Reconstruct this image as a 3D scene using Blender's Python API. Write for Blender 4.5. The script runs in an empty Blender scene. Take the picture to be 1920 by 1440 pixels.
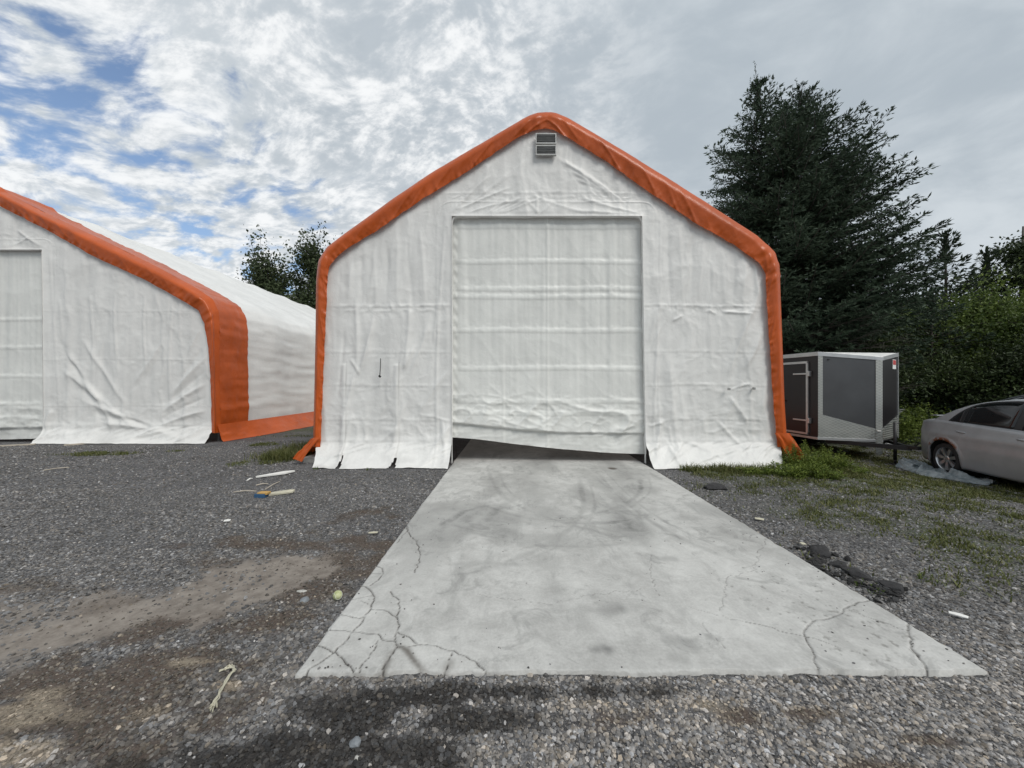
import bpy, math, random
import numpy as np
from mathutils import Vector, noise as mnoise
R = math.radians
rng = np.random.default_rng(7)
random.seed(7)
sc = bpy.context.scene
C = sc.collection

# ---------------------------------------------------------------- camera
H = 1.6            # eye height (m)
F = 720.0          # focal length in pixels of the 1920 wide photograph
cam = bpy.data.cameras.new('camera'); co = bpy.data.objects.new('camera', cam); C.objects.link(co)
cam.sensor_width = 36; cam.lens = 13.5; cam.clip_end = 2000; cam.clip_start = 0.05
co.location = (0, 0, H); co.rotation_euler = (R(90), 0, 0)
sc.camera = co

# ---------------------------------------------------------------- sun and colour management
SUN_EL, SUN_AZ = 48, 140      # azimuth clockwise from +Y: behind the camera
sun = bpy.data.lights.new('sun', 'SUN'); so = bpy.data.objects.new('sun', sun); C.objects.link(so)
sun.energy = 1.9; sun.angle = R(28); sun.color = (1.0, 0.965, 0.91)
sd = Vector((math.sin(R(SUN_AZ))*math.cos(R(SUN_EL)), math.cos(R(SUN_AZ))*math.cos(R(SUN_EL)), math.sin(R(SUN_EL))))
so.rotation_euler = (-sd).to_track_quat('-Z', 'Y').to_euler()
so.location = sd*60
sc.cycles.max_bounces = 5; sc.cycles.diffuse_bounces = 3; sc.cycles.glossy_bounces = 2; sc.cycles.transmission_bounces = 2
sc.view_settings.view_transform = 'Standard'; sc.view_settings.look = 'None'
sc.view_settings.gamma = 1; sc.view_settings.exposure = 0.13; sc.view_settings.use_curve_mapping = False

# ---------------------------------------------------------------- node helper
class NT:
    def __init__(s, tree): s.t = tree; s.n = tree.nodes; s.l = tree.links
    def link(s, a, b): s.l.new(a, b)
    def put(s, sock, v):
        if v is None: return
        if isinstance(v, bpy.types.NodeSocket): s.l.new(v, sock)
        else:
            if isinstance(v, (tuple, list)) and sock.type == 'RGBA' and len(v) == 3: v = (*v, 1)
            sock.default_value = v
    def math(s, op, a, b=None, c=None, clamp=False):
        n = s.n.new('ShaderNodeMath'); n.operation = op; n.use_clamp = clamp
        s.put(n.inputs[0], a); s.put(n.inputs[1], b); s.put(n.inputs[2], c); return n.outputs[0]
    def vmath(s, op, a, b=None, scale=None):
        n = s.n.new('ShaderNodeVectorMath'); n.operation = op
        s.put(n.inputs[0], a); s.put(n.inputs[1], b)
        if scale is not None: s.put(n.inputs['Scale'], scale)
        return n.outputs['Value'] if op in ('DOT_PRODUCT', 'LENGTH', 'DISTANCE') else n.outputs[0]
    def noise(s, vec, scale=5, detail=3, rough=.5, dist=0, out=0):
        n = s.n.new('ShaderNodeTexNoise'); s.put(n.inputs['Vector'], vec)
        s.put(n.inputs['Scale'], scale); s.put(n.inputs['Detail'], detail); s.put(n.inputs['Roughness'], rough); s.put(n.inputs['Distortion'], dist)
        return n.outputs[out]
    def voro(s, vec, scale=5, feature='F1', out='Distance', rand=1):
        n = s.n.new('ShaderNodeTexVoronoi'); n.feature = feature; s.put(n.inputs['Vector'], vec); s.put(n.inputs['Scale'], scale)
        s.put(n.inputs['Randomness'], rand); return n.outputs[out]
    def ramp(s, f, a, b, c=0., d=1., smooth=True):
        n = s.n.new('ShaderNodeMapRange'); n.interpolation_type = 'SMOOTHSTEP' if smooth else 'LINEAR'
        s.put(n.inputs[0], f); s.put(n.inputs[1], a); s.put(n.inputs[2], b); s.put(n.inputs[3], c); s.put(n.inputs[4], d); return n.outputs[0]
    def mix(s, f, a, b, mode='MIX'):
        n = s.n.new('ShaderNodeMix'); n.data_type = 'RGBA'; n.blend_type = mode
        s.put(n.inputs[0], f); s.put(n.inputs[6], a); s.put(n.inputs[7], b); return n.outputs[2]
    def sep(s, v):
        n = s.n.new('ShaderNodeSeparateXYZ'); s.put(n.inputs[0], v); return n.outputs
    def comb(s, x, y, z):
        n = s.n.new('ShaderNodeCombineXYZ'); s.put(n.inputs[0], x); s.put(n.inputs[1], y); s.put(n.inputs[2], z); return n.outputs[0]
    def attr(s, name, out='Fac', typ='GEOMETRY'):
        n = s.n.new('ShaderNodeAttribute'); n.attribute_name = name; n.attribute_type = typ; return n.outputs[out]
    def bump(s, h, strength=.5, dist=.01, normal=None):
        n = s.n.new('ShaderNodeBump'); s.put(n.inputs['Height'], h); s.put(n.inputs['Strength'], strength); s.put(n.inputs['Distance'], dist)
        s.put(n.inputs['Normal'], normal); return n.outputs[0]
    def coord(s, k='Object'):
        return s.n.new('ShaderNodeTexCoord').outputs[k]

# ---------------------------------------------------------------- world: broken altocumulus under a blue sky
world = bpy.data.worlds.new('World'); sc.world = world; world.use_nodes = True
W = NT(world.node_tree); W.n.clear()
wo = W.n.new('ShaderNodeOutputWorld')
sky = W.n.new('ShaderNodeTexSky'); sky.sky_type = 'NISHITA'; sky.sun_disc = False
sky.sun_elevation = R(SUN_EL); sky.sun_rotation = R(SUN_AZ); sky.air_density = 1.0; sky.dust_density = 1.6; sky.ozone_density = 1.2
b_sky = W.n.new('ShaderNodeBackground'); W.link(sky.outputs[0], b_sky.inputs[0]); b_sky.inputs[1].default_value = 0.15
dirv = W.coord('Generated')
dx, dy, dz = W.sep(dirv)
zc = W.math('ADD', W.math('MAXIMUM', dz, 0.0), 0.30)
pl = W.comb(W.math('DIVIDE', dx, zc), W.math('DIVIDE', dy, zc), 0.0)
def dirn(px, py):
    v = Vector((px-960, F, 720-py)).normalized(); return tuple(v)
def lobe(px, py, a, b):      # soft cone round a direction of the sky, cosines a..b
    return W.ramp(W.vmath('DOT_PRODUCT', dirv, dirn(px, py)), a, b)
warp = W.noise(pl, .8, 3, .55, out=1)
pw = W.vmath('ADD', pl, W.vmath('SCALE', W.vmath('SUBTRACT', warp, (.5, .5, .5)), scale=.55))
rot = W.n.new('ShaderNodeMapping'); rot.inputs['Rotation'].default_value = (0, 0, R(40)); rot.inputs['Scale'].default_value = (1.0, 1.5, 1)
W.link(pw, rot.inputs[0]); prow = rot.outputs[0]
n_big = W.noise(prow, 1.3, 2, .5)
n_mid = W.noise(prow, 7.6, 5, .58)
n_cell = W.voro(W.vmath('ADD', prow, W.vmath('SCALE', W.noise(pl, 12, 2, .5, out=1), scale=.10)), 10.5, 'SMOOTH_F1')
n_fine = W.noise(prow, 24, 5, .62)
left = W.math('MAXIMUM', lobe(60, 330, .90, .99), W.math('MULTIPLY', lobe(330, 370, .93, .995), .90))
left = W.math('MAXIMUM', left, W.math('MULTIPLY', lobe(520, 410, .96, .999), .75))
puff = W.math('ADD', W.math('MULTIPLY', n_mid, .66), W.math('ADD', W.math('MULTIPLY', W.math('SUBTRACT', .55, n_cell), .42), W.math('MULTIPLY', n_fine, .20)))
thr = W.math('ADD', W.math('MULTIPLY', left, .385), W.math('MULTIPLY', W.math('SUBTRACT', n_big, .5), .20))
dens = W.math('SUBTRACT', puff, thr)                          # >0: cloud
cover = W.ramp(dens, -.03, .17)
# how white the cloud is: white and broken low on the left, smooth grey overhead and to the right
white = W.math('MAXIMUM', lobe(330, 430, .60, .97), W.math('MULTIPLY', lobe(620, 300, .72, .99), .95))
white = W.math('ADD', white, W.math('MULTIPLY', lobe(150, 20, .72, .99), .5), clamp=True)
lump = W.ramp(W.math('ADD', W.math('MULTIPLY', n_mid, .55), W.math('MULTIPLY', n_fine, .45)), .36, .64)
stk = W.n.new('ShaderNodeMapping'); stk.inputs['Rotation'].default_value = (0, 0, R(-24)); stk.inputs['Scale'].default_value = (.55, 1.5, 1)
W.link(pw, stk.inputs[0]); streak = W.noise(stk.outputs[0], 1.35, 5, .55)
grey_c = W.mix(W.ramp(W.math('ADD', W.math('MULTIPLY', streak, .66), W.math('MULTIPLY', n_mid, .34)), .36, .64), (.41, .465, .515), (.575, .625, .665))
white_c = W.mix(lump, (.49, .53, .57), (.86, .875, .885))
thin = W.ramp(dens, .05, .34)
white_c = W.mix(W.math('MULTIPLY', W.math('SUBTRACT', 1.0, thin), .5), white_c, (.82, .85, .88))
cloud = W.mix(W.math('MULTIPLY', white, W.ramp(lump, 0, 1, .30, 1.0)), grey_c, white_c)
hz = W.ramp(dz, .0, .16)
cloud = W.mix(hz, (.66, .69, .71), cloud)
b_cl = W.n.new('ShaderNodeBackground'); W.link(cloud, b_cl.inputs[0]); b_cl.inputs[1].default_value = 1.0
mxw = W.n.new('ShaderNodeMixShader'); W.link(cover, mxw.inputs[0]); W.link(b_sky.outputs[0], mxw.inputs[1]); W.link(b_cl.outputs[0], mxw.inputs[2])
W.link(mxw.outputs[0], wo.inputs[0])

# ---------------------------------------------------------------- materials
def mat(name, col=(.5, .5, .5), rough=.6, metal=0., spec=.5, build=None):
    m = bpy.data.materials.new(name); m.use_nodes = True
    N = NT(m.node_tree); p = N.n['Principled BSDF']
    p.inputs['Base Color'].default_value = (*col, 1); p.inputs['Roughness'].default_value = rough
    p.inputs['Metallic'].default_value = metal; p.inputs['Specular IOR Level'].default_value = spec
    if build: build(N, p)
    return m
def simple(name, col, rough=.6, metal=0., var=.15, scale=6, bump=0., bscale=60, spec=.5):
    def b(N, p):
        c = N.coord()
        f = N.noise(c, scale, 4, .6)
        N.put(p.inputs['Base Color'], N.mix(1.0, (*col, 1), N.comb(*(N.ramp(f, .25, .75, 1-var, 1+var),)*3), 'MULTIPLY'))
        if bump: N.put(p.inputs['Normal'], N.bump(N.noise(c, bscale, 4, .6), bump, .004))
    return mat(name, col, rough, metal, spec, b)

def tarp_mat(name, col, rough=.42, dirt=.10, cr=.5, trans=.10):
    def b(N, p):
        c = N.coord()
        a = N.attr('col')
        d = N.noise(c, 1.3, 5, .62)
        d2 = N.noise(c, 14, 4, .7)
        k = N.math('MULTIPLY', N.math('MULTIPLY', N.ramp(d, .3, .7, 1-dirt, 1.0), N.ramp(d2, .3, .75, .975, 1.01)), a)
        N.put(p.inputs['Base Color'], N.mix(1.0, (*col, 1), N.comb(k, k, k), 'MULTIPLY'))
        crease = N.noise(c, 4.5, 5, .62, 1.6)
        fine = N.noise(c, 26, 4, .6, .6)
        ridge = N.math('ABSOLUTE', N.math('SUBTRACT', crease, .5))
        vor = N.voro(N.vmath('ADD', c, N.vmath('SCALE', N.noise(c, 5, 2, out=1), scale=.25)), 3.2, 'DISTANCE_TO_EDGE')
        h = N.math('ADD', N.math('MULTIPLY', ridge, -.9), N.math('ADD', N.math('MULTIPLY', fine, .05), N.math('MULTIPLY', N.ramp(vor, 0, .05), .07)))
        N.put(p.inputs['Normal'], N.bump(h, cr, .018))
        N.put(p.inputs['Roughness'], N.ramp(d2, .2, .8, rough-.06, rough+.14))
        t = N.n.new('ShaderNodeBsdfTranslucent'); t.inputs[0].default_value = (*col, 1); mx = N.n.new('ShaderNodeMixShader'); mx.inputs[0].default_value = trans
        N.link(p.outputs[0], mx.inputs[1]); N.link(t.outputs[0], mx.inputs[2]); N.link(mx.outputs[0], N.n['Material Output'].inputs[0])
    return mat(name, col, rough, 0, .4, b)
M = {}
M['white_tarp'] = tarp_mat('white_tarp', (.86, .855, .83))
M['door_tarp'] = tarp_mat('door_tarp', (.83, .835, .80), cr=.4)
M['orange_tarp'] = tarp_mat('orange_tarp', (.58, .108, .017), rough=.31, dirt=.2, cr=.3)
M['alu'] = simple('aluminium', (.60, .61, .61), .36, .75, .08)
M['steel'] = simple('steel', (.42, .42, .41), .45, .8, .12)
M['black_steel'] = simple('black_steel', (.02, .02, .021), .5)
M['vent'] = simple('vent_plastic', (.50, .50, .48), .5)
M['dark'] = simple('dark_cavity', (.012, .012, .012), .9)
M['bark'] = simple('bark', (.055, .045, .037), .9, 0, .35, 8, .6, 30)
M['deadwood'] = simple('dead_twig', (.065, .058, .05), .9, 0, .25, 8)
M['rubber'] = simple('tyre_rubber', (.022, .022, .023), .8)
M['footing'] = simple('footing_concrete', (.36, .36, .34), .9, 0, .2, 7, .5, 40)

# ---------------------------------------------------------------- mesh helpers
def link(o, parent=None):
    C.objects.link(o)
    if parent is not None: o.parent = parent
    return o
def mesh_np(name, v, faces, m, parent=None, smooth=True, col=None, uvw=None):
    """faces: (n,3) or (n,4) int array or a list of such arrays"""
    v = np.asarray(v, dtype=np.float32)
    if not isinstance(faces, list): faces = [faces]
    faces = [np.asarray(f, dtype=np.int32) for f in faces if len(f)]
    me = bpy.data.meshes.new(name)
    me.vertices.add(len(v)); me.vertices.foreach_set('co', v.ravel())
    nl = sum(f.size for f in faces); npoly = sum(len(f) for f in faces)
    me.loops.add(nl); me.polygons.add(npoly)
    me.loops.foreach_set('vertex_index', np.concatenate([f.ravel() for f in faces]))
    tot = np.concatenate([np.full(len(f), f.shape[1], np.int32) for f in faces])
    st = np.concatenate([[0], np.cumsum(tot)[:-1]]).astype(np.int32)
    me.polygons.foreach_set('loop_start', st)
    try: me.polygons.foreach_set('loop_total', tot)
    except Exception: pass
    me.polygons.foreach_set('use_smooth', np.full(npoly, smooth))
    me.update(calc_edges=True)
    if col is not None:
        a = me.attributes.new('col', 'FLOAT', 'POINT'); a.data.foreach_set('value', np.asarray(col, np.float32))
    if m is not None: me.materials.append(m)
    return link(bpy.data.objects.new(name, me), parent)
def add_attr(o, name, vals):
    a = o.data.attributes.new(name, 'FLOAT', 'POINT'); a.data.foreach_set('value', np.asarray(vals, np.float32))
class MB:
    """collects boxes, tubes, prisms into one mesh"""
    def __init__(s): s.v = []; s.f = []
    def add(s, vs, fs):
        k = len(s.v); s.v += [tuple(p) for p in vs]; s.f += [tuple(i+k for i in f) for f in fs]; return s
    def box(s, x0, x1, y0, y1, z0, z1):
        return s.add([(x0,y0,z0),(x1,y0,z0),(x1,y1,z0),(x0,y1,z0),(x0,y0,z1),(x1,y0,z1),(x1,y1,z1),(x0,y1,z1)],
                     [(0,3,2,1),(4,5,6,7),(0,1,5,4),(1,2,6,5),(2,3,7,6),(3,0,4,7)])
    def beam(s, a, b, w, h=None):
        a = Vector(a); b = Vector(b); h = h or w; d = (b-a).normalized()
        up = Vector((0,0,1)) if abs(d.z) < .95 else Vector((1,0,0))
        r = d.cross(up).normalized()*w/2; u = r.normalized().cross(d)*h/2
        vs = [a-r-u, a+r-u, a+r+u, a-r+u, b-r-u, b+r-u, b+r+u, b-r+u]
        return s.add(vs, [(0,1,2,3),(7,6,5,4),(0,4,5,1),(1,5,6,2),(2,6,7,3),(3,7,4,0)])
    def tube(s, pts, rad, n=8, cap=True):
        pts = [Vector(p) for p in pts]
        if not hasattr(rad, '__len__'): rad = [rad]*len(pts)
        vs = []; fs = []; ref = None
        for i, p in enumerate(pts):
            d = (pts[min(i+1, len(pts)-1)]-pts[max(i-1, 0)]).normalized()
            if ref is None: ref = Vector((0,0,1)) if abs(d.z) < .9 else Vector((1,0,0))
            r = (ref - d*ref.dot(d)).normalized(); u = d.cross(r); ref = r
            for k in range(n):
                a = 2*math.pi*k/n; vs.append(p+(r*math.cos(a)+u*math.sin(a))*rad[i])
        for i in range(len(pts)-1):
            for k in range(n):
                a = i*n+k; b = i*n+(k+1) % n; fs.append((a, b, b+n, a+n))
        if cap: fs.append(tuple(range(n))[::-1]); fs.append(tuple(len(vs)-n+k for k in range(n)))
        return s.add(vs, fs)
    def prism(s, poly, off):
        poly = [Vector(p) for p in poly]; n = len(poly); off = Vector(off)
        return s.add(poly+[p+off for p in poly], [tuple(range(n)), tuple(range(2*n-1, n-1, -1))]+[(i, i+n, (i+1) % n+n, (i+1) % n) for i in range(n)])
    def build(s, name, m, parent=None, smooth=False, bevel=0):
        me = bpy.data.meshes.new(name); me.from_pydata(s.v, [], s.f); me.update()
        if m is not None: me.materials.append(m)
        if smooth:
            for p in me.polygons: p.use_smooth = True
        o = link(bpy.data.objects.new(name, me), parent)
        if bevel:
            b = o.modifiers.new('bevel', 'BEVEL'); b.width = bevel; b.segments = 2; b.limit_method = 'ANGLE'; b.angle_limit = R(40)
        return o
def tag(o, label=None, cat=None, group=None, kind=None):
    for k, v in (('label', label), ('category', cat), ('group', group), ('kind', kind)):
        if v: o[k] = v
    return o
def empty(name, loc=(0,0,0), rz=0.):
    o = bpy.data.objects.new(name, None); o.empty_display_size = .1; o.location = loc; o.rotation_euler = (0, 0, rz); return link(o)
def grid_faces(ny, nx, keep=None):
    i = np.arange(ny-1)[:, None]*nx + np.arange(nx-1)[None]
    f = np.stack([i, i+1, i+nx+1, i+nx], -1)
    if keep is not None: f = f[keep]
    return f.reshape(-1, 4)

# numpy value noise -----------------------------------------------------------
_T = rng.random((256, 256)).astype(np.float32)
def vn(x, y, seed=0):
    x = np.asarray(x)+seed*17.31; y = np.asarray(y)+seed*9.77
    xi = np.floor(x).astype(int); yi = np.floor(y).astype(int); fx = x-xi; fy = y-yi
    fx = fx*fx*fx*(fx*(fx*6-15)+10); fy = fy*fy*fy*(fy*(fy*6-15)+10)
    a = _T[yi & 255, xi & 255]; b = _T[yi & 255, (xi+1) & 255]; c = _T[(yi+1) & 255, xi & 255]; d = _T[(yi+1) & 255, (xi+1) & 255]
    return (a*(1-fx)+b*fx)*(1-fy)+(c*(1-fx)+d*fx)*fy
def fbm(x, y, seed=0, o=4, g=.5):
    s = 0; a = 1; t = 0
    for k in range(o):
        s = s+a*vn(x*2**k, y*2**k, seed+k*3); t += a; a *= g
    return s/t
def ridged(x, y, seed=0, o=3):
    s = 0; a = 1; t = 0
    for k in range(o):
        s = s+a*(1-np.abs(2*vn(x*2**k, y*2**k, seed+5*k)-1))**3; t += a; a *= .5
    return s/t
def sstep(x, a, b):
    t = np.clip((np.asarray(x)-a)/(b-a), 0, 1); return t*t*(3-2*t)
def segdist(x, y, pts):
    """distance to a polyline and parameter along it"""
    best = np.full(np.shape(x), 1e9); par = np.zeros(np.shape(x)); n = len(pts)-1
    for i in range(n):
        ax, ay = pts[i]; bx, by = pts[i+1]; dx_ = bx-ax; dy_ = by-ay
        t = np.clip(((x-ax)*dx_+(y-ay)*dy_)/(dx_*dx_+dy_*dy_+1e-12), 0, 1)
        d = np.hypot(x-ax-t*dx_, y-ay-t*dy_); k = d < best
        best = np.where(k, d, best); par = np.where(k, (i+t)/n, par)
    return best, par
def G(px, py, z=0.0):      # ground point seen at a pixel of the 1920x1440 photograph
    Y = F*(H-z)/(py-720.0); return ((px-960)/F*Y, Y)
def Wp(px, py, Y): return ((px-960)/F*Y, H-(py-720)/F*Y)     # (X,Z) at depth Y
# ================================================================ GROUND
SX0, SX1, SY0 = -1.20, 2.66, 2.14                  # concrete apron
def gz(x, y):
    x = np.asarray(x, float); y = np.asarray(y, float)
    z = -.035 + .03*(fbm(x*.9, y*.9, 3)-.5) + .014*(fbm(x*4, y*4, 5)-.5)
    z = z - .33*sstep(x, 5.2, 9.4)*sstep(y, 2, 6)
    z = z + .05*np.exp(-(((x+4.6)/.7)**2+((y-7.9)/.5)**2)) + .02*np.exp(-(((x+3.2)/1.5)**2+((y-7.1)/.4)**2))
    near = sstep(y, 1.2, 2.6)
    z = z + .012*(1-near)*(fbm(x*2, y*2, 9)-.5)
    # the rut of the muddy track
    d, _ = segdist(x, y, MUD1); z = z - .022*np.exp(-(d/.3)**2)
    inside = (x > SX0+.03) & (x < SX1-.03) & (y > SY0+.03)
    return np.where(inside, np.minimum(z, -.06), np.minimum(z, -.012-.0*x))
MUD1 = [G(-250,1250), G(0,1205), G(150,1168), G(300,1118), G(400,1085), G(460,1060), G(580,1055)]
MUD2 = [G(380,1130), G(470,1105), G(540,1080), G(595,1052)]
MUD3 = [G(-100,1150), G(60,1150), G(200,1130)]
def blobs(x, y, lst):
    m = np.zeros(np.shape(x))
    for px, py, rx, ry, a in lst:
        cx, cy = G(px, py); m = np.maximum(m, a*np.exp(-(((x-cx)/rx)**2+((y-cy)/ry)**2)))
    return m
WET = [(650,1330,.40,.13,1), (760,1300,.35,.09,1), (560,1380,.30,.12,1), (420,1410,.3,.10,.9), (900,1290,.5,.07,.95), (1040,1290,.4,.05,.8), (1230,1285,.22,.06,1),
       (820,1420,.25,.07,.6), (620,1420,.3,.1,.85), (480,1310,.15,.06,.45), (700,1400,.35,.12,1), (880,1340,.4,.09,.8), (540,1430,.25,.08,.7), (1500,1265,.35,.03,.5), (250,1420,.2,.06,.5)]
BROWN = [(640,1050,.7,.35,.9), (560,1100,.6,.2,.8), (480,1160,.5,.2,.85), (300,1230,.7,.16,.8), (100,1270,.8,.18,.9), (700,1010,.6,.3,.7), (690,960,.5,.4,.6),
         (1530,1325,.16,.05,1), (1740,1375,.16,.05,1), (1640,1425,.2,.04,1), (1380,1330,.15,.07,.7), (400,1040,.7,.25,.5), (150,1320,.9,.25,.7), (300,1150,1.2,.4,.7), (550,1010,1.2,.3,.6), (60,1100,1,.3,.5), (1620,1190,.2,.1,.5), (250,1180,.9,.2,.6), (1130,1340,.3,.1,.45), (300,1400,.4,.1,.6)]
SAND = [(20,1330,.35,.09,1), (0,1400,.3,.09,1), (370,1230,.16,.05,.9), (60,1290,.3,.06,.6), (430,1275,.1,.05,.9), (1110,1310,.16,.06,.8), (1300,1310,.22,.06,.6), (600,1390,.1,.04,.6), (1000,1400,.3,.06,.4), (300,1330,.3,.07,.45)]
def mud_mask(x, y):
    d1, _ = segdist(x, y, MUD1); d2, _ = segdist(x, y, MUD2); d3, _ = segdist(x, y, MUD3)
    n = fbm(x*3.2, y*5, 21)-.5; n2 = fbm(x*11, y*11, 22)-.5
    m = np.maximum(np.maximum(sstep(d1+n*.45+n2*.14, .40, .14), sstep(d2+n*.3+n2*.14, .30, .12)), .8*sstep(d3+n*.4, .4, .14))
    return m
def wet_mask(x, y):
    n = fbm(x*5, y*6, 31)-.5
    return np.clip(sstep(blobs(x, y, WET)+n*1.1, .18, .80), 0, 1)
def brown_mask(x, y):
    return np.clip(sstep(blobs(x, y, BROWN)+(fbm(x*4, y*5, 41)-.5)*1.1, .25, .75), 0, 1)
def sand_mask(x, y):
    return np.clip(sstep(blobs(x, y, SAND)+(fbm(x*6, y*7, 51)-.5)*.9, .25, .75), 0, 1)
def grass_mask(x, y):
    """thin weedy growth on the right, patches along the sheds"""
    n = fbm(x*.9, y*1.1, 61, 4, .6)-.5
    r = sstep(x+.35*(y-7)*-.2+n*2.6, 2.9, 4.5)*sstep(y, 2.4, 3.8)*sstep(n, -.28, .05)
    r = np.maximum(r*.8, sstep(np.exp(-((y-6.6)/.9)**2)*sstep(x, 4.6, 6.5)+n*.6, .35, .75))
    foot = np.exp(-(((y-7.28)/.28)**2))*sstep(x, 2.9, 3.5)*sstep(x, 6.9, 5.9)
    r = np.maximum(r, sstep(foot+n*.5, .3, .8))
    lf = 0
    for px, py, rx, ry, a in [(200,848,.9,.35,1), (330,843,.5,.2,.7), (110,850,.5,.2,.5), (520,862,.42,.55,1), (455,868,.35,.35,.8), (555,845,.35,.8,1), (490,832,.5,.5,.5), (615,872,.1,.1,.8)]:
        cx, cy = G(px, py); lf = np.maximum(lf, a*np.exp(-(((x-cx)/rx)**2+((y-cy)/ry)**2)))
    r = np.maximum(r, sstep(lf+n*.8, .32, .8))
    far = sstep(y, 11.5, 14)*sstep(n, -.3, .1)
    r = np.maximum(r, far)
    ins = (x > SX0) & (x < SX1) & (y > SY0)
    return np.where(ins, 0, np.clip(r, 0, 1))

def axis(vals, lo, hi):  return np.unique(np.round(np.concatenate(vals), 4))
gx = axis([np.linspace(-3.2, 5, 260), np.linspace(-16, -3.2, 190), np.linspace(5, 16, 170), -np.geomspace(16, 600, 22), np.geomspace(16, 600, 22)], 0, 0)
gy = axis([np.linspace(-4, .8, 14), np.linspace(.8, 4.2, 150), np.linspace(4.2, 14, 210), np.geomspace(14, 700, 30), -np.geomspace(4, 400, 12)], 0, 0)
X, Y = np.meshgrid(gx, gy); Z = gz(X, Y)
rr = np.hypot(X, Y); Z = np.where(rr > 40, Z*0-.2, Z)
def ground_mat(N, p):
    c = N.coord()
    mud, wet, brown, sand, grass = [N.attr(k) for k in ('mud', 'wet', 'brown', 'sand', 'grass')]
    v1 = N.voro(c, 46, 'F1'); v1c = N.voro(c, 46, 'F1', 'Color'); v2 = N.voro(c, 120, 'F1'); v2c = N.voro(c, 120, 'F1', 'Color')
    nb = N.noise(c, 1.1, 5, .6); nf = N.noise(c, 30, 5, .7)
    g1 = N.ramp(N.sep(v1c)[0], .1, 1, .04, .25, False); g2 = N.ramp(N.sep(v2c)[1], .05, 1, .05, .19, False)
    g = N.math('MULTIPLY', N.math('ADD', N.math('MULTIPLY', g1, .5), N.math('MULTIPLY', g2, .5)), N.ramp(nb, .3, .7, .78, 1.18))
    colr = N.comb(N.math('MULTIPLY', g, 1.0), N.math('MULTIPLY', g, .985), N.math('MULTIPLY', g, 1.0))
    colr = N.mix(N.math('MULTIPLY', brown, .8), colr, N.mix(nf, (.06, .042, .032), (.145, .108, .082)))
    colr = N.mix(N.math('MULTIPLY', sand, .8), colr, N.mix(nf, (.20, .165, .12), (.38, .33, .26)))
    colr = N.mix(mud, colr, N.mix(N.ramp(N.noise(c, 9, 5, .7), .3, .7), (.165, .142, .122), (.27, .24, .21)))
    colr = N.mix(N.math('MULTIPLY', grass, .75), colr, N.mix(nf, (.035, .05, .018), (.10, .12, .045)))
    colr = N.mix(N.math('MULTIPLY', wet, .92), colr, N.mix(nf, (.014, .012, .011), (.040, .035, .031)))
    N.put(p.inputs['Base Color'], colr)
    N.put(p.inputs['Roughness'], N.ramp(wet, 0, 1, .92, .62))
    h = N.math('ADD', N.math('MULTIPLY', v1, -.9), N.math('ADD', N.math('MULTIPLY', v2, -.35), N.math('MULTIPLY', nf, .3)))
    st = N.math('SUBTRACT', 1.0, N.math('MULTIPLY', mud, .82))
    N.put(p.inputs['Normal'], N.bump(N.math('MULTIPLY', h, st), .9, .016))
M['ground'] = mat('gravel_ground', rough=.9, spec=.25, build=ground_mat)
gr = mesh_np('ground', np.stack([X, Y, Z], -1).reshape(-1, 3), grid_faces(len(gy), len(gx)), M['ground'])
tag(gr, kind='structure')
xf, yf = X.ravel(), Y.ravel()
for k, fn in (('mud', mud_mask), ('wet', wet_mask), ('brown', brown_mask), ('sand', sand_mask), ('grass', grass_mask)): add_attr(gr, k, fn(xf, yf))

# ================================================================ CONCRETE APRON with its cracks
def L4(pts): return [G(540+u/2.44, 850+v/2.44) for u, v in pts]
def L5(pts): return [G(1220+u/2.44, 850+v/2.44) for u, v in pts]
CR = []     # polyline, half width (m), depth
def cr(p, w, d=1.): CR.append((p, w, d))
cr(L4([(530,330),(548,350),(560,375),(590,400),(603,450),(600,490),(580,545)]), .008)
cr(L4([(525,318),(545,335),(548,352)]), .030, .7)
cr(L4([(548,350),(520,385),(497,410)]), .007)
cr(L4([(400,512),(432,525),(437,548),(410,580),(375,605)]), .008)
cr(L4([(355,550),(425,550)]), .006)
cr(L4([(320,600),(355,608),(382,630),(395,655),(380,690),(375,715)]), .011)
cr(L4([(375,715),(345,755),(320,790),(270,850),(210,910),(140,960),(80,1003)]), .009)
cr(L4([(225,735),(300,750),(330,755),(350,745)]), .007)
cr(L4([(270,672),(330,660),(385,650)]), .0045, .7)
cr(L4([(330,672),(370,690)]), .0045, .7)
cr(L4([(375,715),(400,712),(440,715),(480,740),(503,760)]), .006)
cr(L4([(470,630),(480,650),(510,670),(512,700),(497,740),(503,770),(500,815),(490,850),(500,880)]), .007)
cr(L4([(155,803),(260,808),(320,815),(410,822),(430,850),(490,855)]), .006)
cr(L4([(415,850),(400,890),(350,950),(328,992)]), .006)
cr(L4([(122,873),(165,885),(205,908),(230,920),(265,960),(300,992)]), .008)
cr(L4([(500,815),(560,840),(595,875),(640,875),(700,888),(760,900),(810,925),(860,950),(900,990),(915,1008)]), .0065)
cr(L4([(500,880),(465,930),(435,1005)]), .009)
cr(L4([(595,875),(540,885),(500,880)]), .006)
cr(L4([(755,905),(730,950),(712,1005)]), .005)
cr(L4([(1660,460),(1652,530),(1680,600),(1700,650)]), .0035, .5)
cr(L4([(860,640),(1000,660),(1220,690),(1350,650),(1480,635),(1680,620)]), .003, .45)
cr(L5([(1052,655),(1000,672),(950,680),(900,705),(840,745),(740,770),(712,800),(708,840),(735,890),(745,940),(765,995)]), .0075)
cr(L5([(1196,752),(1178,800),(1195,850),(1190,890),(1230,940),(1265,992)]), .010)
cr(L5([(430,770),(530,790),(620,820),(710,838),(780,857)]), .0045, .8)
cr(L5([(540,375),(500,440),(470,535),(355,565),(340,640),(315,720)]), .0035, .55)
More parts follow.
